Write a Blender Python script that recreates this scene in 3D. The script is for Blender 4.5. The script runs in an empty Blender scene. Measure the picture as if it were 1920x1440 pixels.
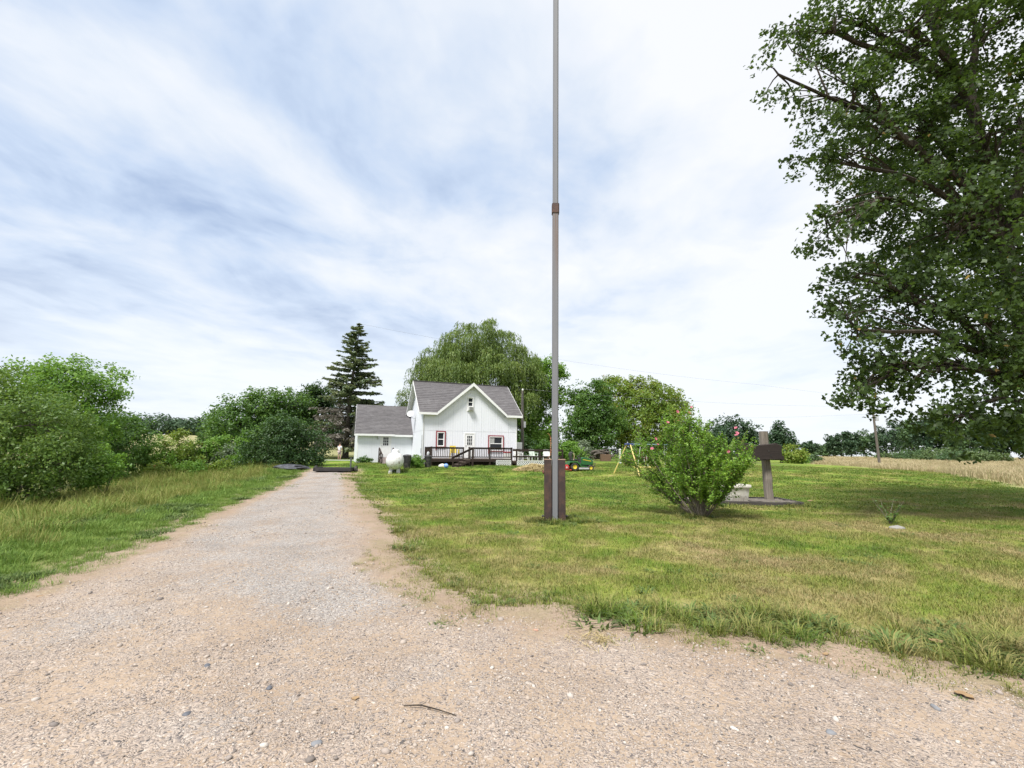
import bpy, math, random
import numpy as np
from mathutils import Matrix, Vector, Euler

S = bpy.context.scene
ROOT = S.collection
R = math.radians
# ------------------------------------------------------------------ camera
cam_d = bpy.data.cameras.new('camera'); cam = bpy.data.objects.new('camera', cam_d); ROOT.objects.link(cam)
cam_d.sensor_width = 36.0; cam_d.lens = 860 / 1920 * 36.0
cam_d.clip_start = 0.05; cam_d.clip_end = 6000
cam.matrix_world = Matrix.Translation((0, 0, 1.6)) @ Matrix.Rotation(math.pi / 2 + math.atan(130 / 860), 4, 'X') @ Matrix.Rotation(R(0.5), 4, 'Z')
S.camera = cam
# ------------------------------------------------------------------ sun, sky, exposure
SUN_EL, SUN_AZ = 57.0, -148.0          # azimuth from +Y, clockwise (behind the camera, to its left)
sd = bpy.data.lights.new('sun', 'SUN'); sun = bpy.data.objects.new('sun', sd); ROOT.objects.link(sun)
sd.energy = 2.0; sd.angle = R(14); sd.color = (1.0, 0.97, 0.93)
sdir = Vector((math.sin(R(SUN_AZ)) * math.cos(R(SUN_EL)), math.cos(R(SUN_AZ)) * math.cos(R(SUN_EL)), math.sin(R(SUN_EL))))
sun.rotation_euler = sdir.to_track_quat('Z', 'Y').to_euler()
S.view_settings.view_transform = 'Standard'; S.view_settings.look = 'None'
S.view_settings.exposure = 1.62; S.view_settings.gamma = 1.0; S.view_settings.use_curve_mapping = False
W = bpy.data.worlds.new('World'); S.world = W; W.use_nodes = True


def build_world():
    nt = W.node_tree; N = nt.nodes; L = nt.links
    for n in list(N): N.remove(n)
    def nd(t, **kw):
        n = N.new(t)
        for k, v in kw.items(): setattr(n, k, v)
        return n
    def math_(op, a, b=None, clamp=False):
        n = nd('ShaderNodeMath', operation=op); n.use_clamp = clamp
        for i, v in enumerate((a, b)):
            if v is None: continue
            if isinstance(v, (int, float)): n.inputs[i].default_value = v
            else: L.new(v, n.inputs[i])
        return n.outputs[0]
    sky = nd('ShaderNodeTexSky', sky_type='NISHITA'); sky.sun_disc = False
    sky.sun_elevation = R(SUN_EL); sky.sun_rotation = R(SUN_AZ); sky.dust_density = 1.5
    tc = nd('ShaderNodeTexCoord')
    sp = nd('ShaderNodeSeparateXYZ'); L.new(tc.outputs['Generated'], sp.inputs[0])
    z = math_('MAXIMUM', sp.outputs[2], 0.0)
    den = math_('ADD', z, 0.09)
    px = math_('DIVIDE', sp.outputs[0], den); py = math_('DIVIDE', sp.outputs[1], den)
    co = nd('ShaderNodeCombineXYZ'); L.new(px, co.inputs[0]); L.new(py, co.inputs[1])
    def rot_noise(angle, scale_xy, detail, rough, w, dist=0.0, loc=(0, 0, 0), sc=1.0):
        r = nd('ShaderNodeVectorRotate', rotation_type='Z_AXIS'); r.inputs['Angle'].default_value = angle
        L.new(co.outputs[0], r.inputs['Vector'])
        mp = nd('ShaderNodeMapping'); mp.inputs['Scale'].default_value = (scale_xy[0], scale_xy[1], 1); mp.inputs['Location'].default_value = loc
        L.new(r.outputs[0], mp.inputs[0])
        n = nd('ShaderNodeTexNoise', noise_dimensions='4D'); n.inputs['Scale'].default_value = sc
        n.inputs['Detail'].default_value = detail; n.inputs['Roughness'].default_value = rough
        n.inputs['W'].default_value = w; n.inputs['Distortion'].default_value = dist
        L.new(mp.outputs[0], n.inputs['Vector'])
        return n.outputs[0]
    big = rot_noise(R(22), (0.85, .5), 2, 0.45, 14.2, 0.4)
    mid = rot_noise(R(14), (1.9, 1.7), 5, 0.52, 8.1, 0.7)
    fine = rot_noise(R(5), (7.0, 5.0), 4, 0.55, 2.2, 0.3)
    f = math_('ADD', math_('ADD', math_('MULTIPLY', big, 0.50), math_('MULTIPLY', mid, 0.38)), math_('MULTIPLY', fine, 0.12))
    # thicker, greyer rolls of cloud toward the left (west), thinner bright veil to the right
    side = nd('ShaderNodeMapRange'); L.new(sp.outputs[0], side.inputs[0])
    side.inputs[1].default_value = -0.75; side.inputs[2].default_value = 0.25; side.inputs[3].default_value = -0.075; side.inputs[4].default_value = 0.03
    f = math_('ADD', f, side.outputs[0])
    ramp = nd('ShaderNodeValToRGB'); L.new(f, ramp.inputs[0])
    e = ramp.color_ramp.elements
    e[0].position = 0.335; e[0].color = (0.34, 0.43, 0.60, 1)
    e[1].position = 0.545; e[1].color = (0.79, 0.80, 0.825, 1)
    m = e.new(0.40); m.color = (0.50, 0.59, 0.735, 1)
    m = e.new(0.47); m.color = (0.675, 0.72, 0.785, 1)
    # pale milky horizon
    hz = nd('ShaderNodeMapRange'); L.new(sp.outputs[2], hz.inputs[0])
    hz.inputs[1].default_value = 0.0; hz.inputs[2].default_value = 0.36; hz.inputs[3].default_value = 0.92; hz.inputs[4].default_value = 0.0
    mx = nd('ShaderNodeMix', data_type='RGBA'); L.new(hz.outputs[0], mx.inputs['Factor'])
    L.new(ramp.outputs[0], mx.inputs[6]); mx.inputs[7].default_value = (0.74, 0.775, 0.82, 1)
    bc = nd('ShaderNodeBackground'); L.new(mx.outputs[2], bc.inputs[0]); bc.inputs[1].default_value = 0.43
    bs = nd('ShaderNodeBackground'); L.new(sky.outputs[0], bs.inputs[0]); bs.inputs[1].default_value = 0.06
    ms = nd('ShaderNodeMixShader'); ms.inputs[0].default_value = 0.90
    L.new(bs.outputs[0], ms.inputs[1]); L.new(bc.outputs[0], ms.inputs[2])
    out = nd('ShaderNodeOutputWorld'); L.new(ms.outputs[0], out.inputs[0])


build_world()
S.render.engine = 'CYCLES'
S.cycles.max_bounces = 6; S.cycles.diffuse_bounces = 3; S.cycles.transmission_bounces = 4; S.cycles.transparent_max_bounces = 6
S.cycles.use_denoising = True

# ------------------------------------------------------------------ helpers
rng = np.random.default_rng(7)


def ss(a, b, x):
    t = np.clip((np.asarray(x, float) - a) / (b - a), 0, 1)
    return t * t * (3 - 2 * t)


def left_edge(y):
    return np.interp(y, [-8, 2, 5.1, 6.7, 9.3, 14.4, 24, 34, 60], [-4.6, -5.0, -5.37, -5.6, -6.55, -8.27, -11.4, -14.4, -22])


def zf(x, y):
    """height of the land"""
    x = np.asarray(x, float); y = np.asarray(y, float)
    z = .62 * ss(22, 37, y) * (1 - ss(16, 55, x)) + .45 * ss(37, 62, y) * (1 - ss(20, 70, x))
    dl = left_edge(y) - x
    z = z - (.9 * ss(1.8, 7, dl) + 1.3 * ss(7, 26, dl)) * (1 - .75 * ss(26, 48, y))
    r = np.hypot(x, y)
    return z + 8.8 * ss(95, 300, r) * ss(.05, .3, -x / np.maximum(r, 1)) + .9 * ss(70, 190, y) * ss(.15, .6, x / np.maximum(r, 1))


def vnoise(x, y, s, seed=0):
    x = np.asarray(x, float) * s; y = np.asarray(y, float) * s
    xi = np.floor(x).astype(np.int64); yi = np.floor(y).astype(np.int64); fx = x - xi; fy = y - yi
    fx = fx * fx * (3 - 2 * fx); fy = fy * fy * (3 - 2 * fy)
    def h(a, b):
        n = (a * 374761393 + b * 668265263 + seed * 982451653) & 0xffffffff
        n = ((n ^ (n >> 13)) * 1274126177) & 0xffffffff
        return ((n ^ (n >> 16)) & 0xffff) / 65535.0
    return (h(xi, yi) * (1 - fx) + h(xi + 1, yi) * fx) * (1 - fy) + (h(xi, yi + 1) * (1 - fx) + h(xi + 1, yi + 1) * fx) * fy


def fbm(x, y, s, o=4, seed=0):
    v = 0; a = .5; t = 0
    for i in range(o):
        v = v + a * vnoise(x, y, s, seed + i); t += a; a *= .5; s *= 2.03
    return v / t


def tag(o, label=None, cat=None, group=None, kind=None):
    if label: o['label'] = label
    if cat: o['category'] = cat
    if group: o['group'] = group
    if kind: o['kind'] = kind
    return o


def link(o, parent=None):
    ROOT.objects.link(o)
    if parent is not None: o.parent = parent
    return o


def empty(name, loc, rz=0.0, label=None, cat=None, group=None):
    o = bpy.data.objects.new(name, None); o.location = loc; o.rotation_euler = (0, 0, rz); o.empty_display_size = .2
    link(o); return tag(o, label, cat, group)


class MB:
    def __init__(s): s.v = []; s.f = []
    def add(s, vs, fs):
        b = len(s.v); s.v += [tuple(v) for v in vs]; s.f += [tuple(i + b for i in f) for f in fs]; return s
    def box(s, x0, x1, y0, y1, z0, z1, M=None):
        vs = [(x, y, z) for z in (z0, z1) for y in (y0, y1) for x in (x0, x1)]
        if M is not None: vs = [tuple(M @ Vector(v)) for v in vs]
        return s.add(vs, [(0, 2, 3, 1), (4, 5, 7, 6), (0, 1, 5, 4), (2, 6, 7, 3), (0, 4, 6, 2), (1, 3, 7, 5)])
    def beam(s, p, q, w, h, up=(0, 0, 1)):
        p = Vector(p); q = Vector(q); d = (q - p); L = d.length; d.normalize()
        u = Vector(up)
        if abs(d.dot(u)) > .99: u = Vector((1, 0, 0))
        r = d.cross(u).normalized(); u = r.cross(d)
        vs = [e + r * (sx * w / 2) + u * (sz * h / 2) for e in (p, q) for sz in (-1, 1) for sx in (-1, 1)]
        return s.add(vs, [(0, 1, 3, 2), (4, 6, 7, 5), (0, 4, 5, 1), (2, 3, 7, 6), (0, 2, 6, 4), (1, 5, 7, 3)])
    def tube(s, pts, rad, n=8, caps=True):
        pts = [Vector(p) for p in pts]
        if not hasattr(rad, '__len__'): rad = [rad] * len(pts)
        prev = None; rings = []; b = len(s.v)
        for i, p in enumerate(pts):
            d = (pts[min(i + 1, len(pts) - 1)] - pts[max(i - 1, 0)]).normalized()
            if prev is None:
                a = d.cross(Vector((0, 0, 1)))
                if a.length < 1e-3: a = d.cross(Vector((1, 0, 0)))
            else:
                a = prev - d * prev.dot(d)
            a.normalize(); prev = a; c = d.cross(a)
            s.v += [tuple(p + (a * math.cos(2 * math.pi * k / n) + c * math.sin(2 * math.pi * k / n)) * rad[i]) for k in range(n)]
        for i in range(len(pts) - 1):
            for k in range(n):
                k2 = (k + 1) % n
                s.f.append((b + i * n + k, b + i * n + k2, b + (i + 1) * n + k2, b + (i + 1) * n + k))
        if caps:
            s.f.append(tuple(b + k for k in reversed(range(n)))); m = b + (len(pts) - 1) * n
            s.f.append(tuple(m + k for k in range(n)))
        return s
    def lathe(s, prof, n=24, M=None, caps=True):
        """profile of (radius, z)"""
        b = len(s.v)
        for r, z in prof:
            for k in range(n):
                v = Vector((r * math.cos(2 * math.pi * k / n), r * math.sin(2 * math.pi * k / n), z))
                s.v.append(tuple(M @ v if M is not None else v))
        for i in range(len(prof) - 1):
            for k in range(n):
                k2 = (k + 1) % n
                s.f.append((b + i * n + k, b + i * n + k2, b + (i + 1) * n + k2, b + (i + 1) * n + k))
        if caps:
            s.f.append(tuple(b + k for k in reversed(range(n)))); m = b + (len(prof) - 1) * n
            s.f.append(tuple(m + k for k in range(n)))
        return s
    def build(s, name, mat, parent=None, smooth=False, bevel=0.0, loc=None, rot=None):
        me = bpy.data.meshes.new(name); me.from_pydata(s.v, [], s.f); me.update()
        if mat: me.materials.append(mat)
        if smooth:
            me.shade_smooth()
            try: me.set_sharp_from_angle(angle=R(40))
            except Exception: pass
        o = bpy.data.objects.new(name, me)
        if loc is not None: o.location = loc
        if rot is not None: o.rotation_euler = rot
        link(o, parent)
        if bevel:
            m = o.modifiers.new('edge', 'BEVEL'); m.width = bevel; m.segments = 2; m.limit_method = 'ANGLE'
        return o


def npmesh(name, v, f, mat=None, smooth=False):
    """fast mesh from (N,3) vertices and (M,k) faces"""
    v = np.ascontiguousarray(v, np.float32); f = np.ascontiguousarray(f, np.int32); k = f.shape[1]
    me = bpy.data.meshes.new(name)
    me.vertices.add(len(v)); me.vertices.foreach_set('co', v.ravel())
    me.loops.add(f.size); me.loops.foreach_set('vertex_index', f.ravel())
    me.polygons.add(len(f)); me.polygons.foreach_set('loop_start', np.arange(0, f.size, k, dtype=np.int32))
    try: me.polygons.foreach_set('loop_total', np.full(len(f), k, np.int32))
    except Exception: pass
    me.update(calc_edges=True)
    if smooth: me.shade_smooth()
    if mat: me.materials.append(mat)
    return me


def npobj(name, v, f, mat, parent=None, smooth=False, loc=None):
    o = bpy.data.objects.new(name, npmesh(name, v, f, mat, smooth))
    if loc is not None: o.location = loc
    return link(o, parent)


# ------------------------------------------------------------------ materials
class NT:
    def __init__(s, name):
        s.m = bpy.data.materials.new(name); s.m.use_nodes = True; s.t = s.m.node_tree
        for n in list(s.t.nodes): s.t.nodes.remove(n)
    def n(s, t, ins=None, **kw):
        n = s.t.nodes.new(t)
        for k, v in kw.items(): setattr(n, k, v)
        for k, v in (ins or {}).items(): s.put(n.inputs[k], v)
        return n
    def put(s, sock, v):
        if hasattr(v, 'is_linked'): s.t.links.new(v, sock)
        else:
            if isinstance(v, tuple) and len(v) == 3 and sock.type == 'RGBA': v = (*v, 1)
            sock.default_value = v
    def math(s, op, a, b=0.0, clamp=False):
        n = s.n('ShaderNodeMath', {0: a, 1: b}, operation=op); n.use_clamp = clamp; return n.outputs[0]
    def mix(s, f, a, b, bt='MIX'):
        n = s.n('ShaderNodeMix', data_type='RGBA', blend_type=bt); s.put(n.inputs[0], f); s.put(n.inputs[6], a); s.put(n.inputs[7], b); return n.outputs[2]
    def noise(s, vec, scale, detail=3, rough=.55, dist=0.0):
        n = s.n('ShaderNodeTexNoise', {'Scale': scale, 'Detail': detail, 'Roughness': rough, 'Distortion': dist})
        if vec is not None: s.put(n.inputs['Vector'], vec)
        return n.outputs[0]
    def rng(s, v, a, b, c=0.0, d=1.0, smooth=False):
        n = s.n('ShaderNodeMapRange', {0: v, 1: a, 2: b, 3: c, 4: d}); n.clamp = True
        if smooth: n.interpolation_type = 'SMOOTHSTEP'
        return n.outputs[0]
    def ramp(s, v, stops, const=False):
        n = s.n('ShaderNodeValToRGB', {0: v}); e = n.color_ramp.elements
        if const: n.color_ramp.interpolation = 'CONSTANT'
        while len(e) < len(stops): e.new(.5)
        for i, (p, c) in enumerate(stops): e[i].position = p; e[i].color = (*c, 1)
        return n.outputs[0]
    def pos(s): return s.n('ShaderNodeNewGeometry').outputs['Position']
    def obj(s): return s.n('ShaderNodeTexCoord').outputs['Object']
    def island(s): return s.n('ShaderNodeNewGeometry').outputs['Random Per Island']
    def bump(s, h, strength=.3, dist=.02):
        return s.n('ShaderNodeBump', {'Height': h, 'Strength': strength, 'Distance': dist}).outputs[0]
    def out(s, shader): s.n('ShaderNodeOutputMaterial', {0: shader}); return s.m
    def bsdf(s, col, rough=.6, metal=0.0, normal=None, spec=.5):
        n = s.n('ShaderNodeBsdfPrincipled', {'Base Color': col, 'Roughness': rough, 'Metallic': metal, 'Specular IOR Level': spec})
        if normal is not None: s.put(n.inputs['Normal'], normal)
        return n.outputs[0]


_mats = {}


def paint(name, col, rough=.5, metal=0.0, dirt=(.25, .22, .18), amt=.25, scale=6.0, grain=0.0, spec=.5, streak=False):
    """painted or plain surface with uneven wear"""
    if name in _mats: return _mats[name]
    t = NT(name); p = t.obj()
    if streak:
        p2 = t.n('ShaderNodeMapping', {0: p, 3: (1, 1, .12)}).outputs[0]
    else: p2 = p
    n1 = t.noise(p2, scale, 5, .6); n2 = t.noise(p, scale * 7, 3, .6)
    f = t.math('MULTIPLY', t.rng(n1, .45, .75), amt * 1.6, True)
    c = t.mix(f, col, dirt)
    c = t.mix(t.math('MULTIPLY', n2, .22), c, tuple(x * .6 for x in col))
    b = t.bump(n2, .25 + grain, .004 + grain * .02)
    _mats[name] = t.out(t.bsdf(c, t.rng(n1, .3, .7, rough * .85, min(1, rough * 1.2)), metal, b, spec)); return _mats[name]


def wood(name, col, col2, rough=.8, scale=3.0, axis=0):
    if name in _mats: return _mats[name]
    t = NT(name); p = t.obj(); sc = [14, 14, 14]; sc[axis] = .9
    m = t.n('ShaderNodeMapping', {0: p, 3: tuple(s * scale / 3 for s in sc)}).outputs[0]
    g = t.noise(m, 2.2, 6, .65, .8); g2 = t.noise(p, 1.5, 3)
    c = t.mix(t.rng(g, .3, .7), col, col2); c = t.mix(t.math('MULTIPLY', g2, .35), c, tuple(x * .55 for x in col))
    _mats[name] = t.out(t.bsdf(c, rough, 0, t.bump(g, .5, .01), .3)); return _mats[name]


def leafmat(name, c_dark, c_mid, c_light, trans=.38, hue_scale=.35, dry=0.0, rough=.5):
    """foliage: colour differs from leaf to leaf and in broad sprays; thin leaves let light through"""
    if name in _mats: return _mats[name]
    t = NT(name); r = t.island(); p = t.pos()
    n = t.noise(p, hue_scale, 3, .6)
    v = t.math('ADD', t.math('MULTIPLY', r, .55), t.math('MULTIPLY', t.rng(n, .3, .7), .45))
    stops = [(0.0, c_dark), (.5, c_mid), (.97, c_light)]
    c = t.ramp(v, stops)
    if dry:
        r2 = t.math('FRACT', t.math('MULTIPLY', r, 17.31))
        c = t.mix(t.math('LESS_THAN', r2, dry), c, (.30, .20, .06))
    pb = t.bsdf(c, rough, 0, None, .35)
    tr = t.n('ShaderNodeBsdfTranslucent', {0: t.mix(.5, c, (c_light[0] * 1.3, c_light[1] * 1.35, c_light[2] * .7))}).outputs[0]
    _mats[name] = t.out(t.n('ShaderNodeMixShader', {0: trans, 1: pb, 2: tr}).outputs[0]); return _mats[name]


def bark(name, c1, c2, sc=5):
    if name in _mats: return _mats[name]
    t = NT(name); p = t.obj()
    m = t.n('ShaderNodeMapping', {0: p, 3: (3, 3, .6)}).outputs[0]
    g = t.noise(m, sc, 6, .7)
    _mats[name] = t.out(t.bsdf(t.mix(t.rng(g, .35, .65), c1, c2), .9, 0, t.bump(g, .8, .05), .2)); return _mats[name]


BARK = bark('bark_grey', (.045, .038, .03), (.16, .14, .115))
BARK_D = bark('bark_dark', (.025, .02, .017), (.085, .07, .056))
BARK_P = bark('bark_pale', (.14, .115, .085), (.30, .26, .21), 9)

# ------------------------------------------------------------------ the land: ground, driveway
DW = np.array([(-4.6, -6), (-4.6, -4), (-5.0, 2), (-5.37, 5.12), (-5.6, 6.68), (-6.55, 9.29), (-8.27, 14.4), (-11.4, 24.0), (-12.7, 28.5), (-13.6, 31.5), (-10.9, 31.5),
               (-9.95, 28.3), (-5.69, 17.3), (-2.37, 8.93), (-1.8, 6.88), (-1.03, 5.62), (-.46, 4.92), (.24, 4.9), (.66, 4.55), (1.19, 4.47), (1.63, 4.36), (2.44, 4.15),
               (3.02, 3.77), (3.66, 3.54), (8, 2.1), (16, 0), (16, -6)])


def ruts(x, y):
    """two shallow wheel tracks along the drive"""
    cx = (left_edge(y) + np.interp(y, [4, 5.6, 6.9, 8.9, 17, 28], [0, -1, -1.8, -2.4, -5.7, -9.9])) / 2
    w = (fbm(x, y, .7, 2, 61) - .5) * .35
    return -.022 * (np.exp(-((x - cx - .75 + w) / .28) ** 2) + np.exp(-((x - cx + .75 + w) / .28) ** 2)) * ss(4.5, 6.5, y)


def sdf(x, y):
    """signed distance to the driveway outline, positive inside"""
    x = np.asarray(x, float).ravel(); y = np.asarray(y, float).ravel()
    d = np.full(x.shape, 1e9); ins = np.zeros(x.shape, bool)
    for i in range(len(DW)):
        (ax, ay), (bx, by) = DW[i], DW[(i + 1) % len(DW)]
        ex, ey = bx - ax, by - ay
        t = np.clip(((x - ax) * ex + (y - ay) * ey) / (ex * ex + ey * ey), 0, 1)
        d = np.minimum(d, np.hypot(x - ax - t * ex, y - ay - t * ey))
        c = (ay > y) != (by > y)
        xx = ax + (y - ay) / (ey if abs(ey) > 1e-9 else 1e-9) * ex
        ins ^= c & (x < xx)
    return np.where(ins, d, -d)


def lawn_color(t, p):
    """grass colour over the yard: dry straw patches near, fresher far off"""
    sp = t.n('ShaderNodeSeparateXYZ', {0: p})
    n1 = t.noise(p, .42, 4, .6, .4); n2 = t.noise(p, 1.7, 4, .65); n3 = t.noise(p, 7.0, 3, .6)
    far = t.rng(sp.outputs[1], 7, 22, 0, 1, True)
    right = t.rng(sp.outputs[0], -1, 8, 0, 1, True)
    dry = t.math('ADD', t.math('MULTIPLY', n1, .62), t.math('ADD', t.math('MULTIPLY', n2, .30), t.math('MULTIPLY', n3, .14)))
    dry = t.math('ADD', dry, t.math('MULTIPLY', far, -.11))
    dry = t.math('ADD', dry, t.math('MULTIPLY', right, .03))
    return t.ramp(dry, [(.35, (.095, .175, .022)), (.43, (.155, .235, .030)), (.50, (.235, .270, .052)), (.57, (.315, .285, .10)), (.67, (.40, .31, .16))])


def soil_color(t, p):
    n = t.noise(p, 42, 4, .7)
    c = t.mix(t.noise(p, 4.0, 5), (.36, .262, .185), (.27, .195, .135)); c = t.mix(t.rng(n, .4, .75), c, (.40, .32, .245))
    return t.mix(t.math('MULTIPLY', t.rng(t.noise(p, 1.6, 5, .65), .48, .66), .5), c, (.27, .235, .12))


def mk_ground_mat():
    t = NT('ground_turf'); p = t.pos()
    at = t.n('ShaderNodeAttribute', attribute_name='soil').outputs['Fac']
    tan = t.n('ShaderNodeAttribute', attribute_name='tan').outputs['Fac']
    wild = t.n('ShaderNodeAttribute', attribute_name='wild').outputs['Fac']
    g = lawn_color(t, p)
    n = t.noise(p, 28, 4, .7); n4 = t.noise(p, 3.0, 5, .6)
    g = t.mix(t.math('MULTIPLY', t.rng(n, .35, .7), .6), g, t.mix(.55, g, (.05, .06, .02)))
    soil = soil_color(t, p)
    st = t.mix(t.noise(p, .25, 5, .65), (.43, .36, .21), (.27, .28, .13))
    wl = t.mix(t.noise(p, .6, 5, .65), (.07, .105, .025), (.17, .155, .06))
    verge = t.math('GREATER_THAN', wild, .001); g = t.mix(t.math('MULTIPLY', verge, .6), g, (.10, .15, .03)); c = t.mix(wild, g, wl); c = t.mix(tan, c, st); c = t.mix(at, c, soil)
    return t.out(t.bsdf(c, .95, 0, t.bump(n, .6, .04), .1))


def mk_gravel_mat():
    t = NT('gravel'); p = t.pos()
    edge = t.n('ShaderNodeAttribute', attribute_name='edge').outputs['Fac']
    grey = t.n('ShaderNodeAttribute', attribute_name='grey').outputs['Fac']
    wp = t.mix(.06, p, t.n('ShaderNodeTexNoise', {'Vector': p, 'Scale': 9.0}).outputs[1], 'LINEAR_LIGHT')
    v1 = t.n('ShaderNodeTexVoronoi', {'Vector': wp, 'Scale': 62.0, 'Randomness': 1.0})
    v2 = t.n('ShaderNodeTexVoronoi', {'Vector': wp, 'Scale': 150.0, 'Randomness': 1.0})
    r1 = t.n('ShaderNodeSeparateColor', {0: v1.outputs['Color']}); r2 = t.n('ShaderNodeSeparateColor', {0: v2.outputs['Color']})
    stone = lambda r: t.ramp(r, [(0, (0.090, 0.082, 0.079)), (.16, (0.234, 0.198, 0.178)), (.38, (0.396, 0.318, 0.257)), (.62, (0.432, 0.357, 0.290)), (.82, (0.324, 0.249, 0.187)), (.97, (0.504, 0.439, 0.373))])
    stoneg = lambda r: t.ramp(r, [(0, (.10, .096, .096)), (.25, (.232, .214, .20)), (.55, (.34, .312, .287)), (.8, (.41, .378, .345)), (.97, (.51, .475, .435))])
    n = t.noise(p, 1.1, 6, .62, .3); nf = t.noise(p, 42, 4, .7)
    sand = t.mix(t.noise(p, 2.3, 4), (0.378, 0.288, 0.207), (0.450, 0.357, 0.270)); sand = t.mix(t.rng(nf, .3, .7), sand, (0.297, 0.225, 0.162))
    gm = t.rng(t.math('ADD', grey, t.math('MULTIPLY', t.math('SUBTRACT', n, .5), 1.3)), .15, .85, 0, .92, True)
    c1 = t.mix(gm, stone(r1.outputs[0]), stoneg(r1.outputs[0])); c2 = t.mix(gm, stone(r2.outputs[0]), stoneg(r2.outputs[0]))
    base = t.mix(t.math('GREATER_THAN', r1.outputs[1], .72), c2, c1)
    bare = t.rng(t.math('ADD', t.math('MULTIPLY', t.noise(p, 1.9, 6, .68, .5), .6), t.math('MULTIPLY', t.noise(p, .55, 4, .6, .3), .4)), .44, .60, .05, .92)
    bare = t.math('MULTIPLY', bare, t.math('SUBTRACT', 1.0, t.math('MULTIPLY', gm, .75)))
    spk = t.math('GREATER_THAN', r1.outputs[2], t.rng(bare, 0, 1, .0, .93))
    c = t.mix(spk, sand, base)
    soil = soil_color(t, p)
    c = t.mix(t.rng(t.math('ADD', edge, t.math('MULTIPLY', t.math('SUBTRACT', n, .5), .7)), .30, .75, 0, .9), c, soil)
    c = t.mix(t.rng(t.noise(p, .8, 5, .6, .4), .42, .66, 0, .5), c, t.mix(1.0, c, (.74, .70, .66), 'MULTIPLY'))
    h = t.math('ADD', t.math('MULTIPLY', t.math('SUBTRACT', 1.0, v1.outputs['Distance']), spk), t.math('MULTIPLY', nf, .8))
    return t.out(t.bsdf(c, .9, 0, t.bump(h, .9, .012), .2))


def axis(lo, hi, f0, f1, fine, grow):
    """grid coordinates, fine between f0 and f1, coarser away from it"""
    a = list(np.arange(f0, f1 + 1e-6, fine)); s = fine; x = a[-1]
    while x < hi: s *= grow; x += s; a.append(x)
    s = fine; x = f0; b = []
    while x > lo: s *= grow; x -= s; b.append(x)
    return np.array(b[::-1] + a)


def tan_mask(x, y):
    """dry field beyond the mown yard, on the right"""
    ex = 31 + (y - 25) * .47 + 2.0 * (vnoise(x, y, .08, 5) - .5)
    return ss(-1.0, 2.0, x - ex + 4) * ss(12, 26, y)


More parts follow.
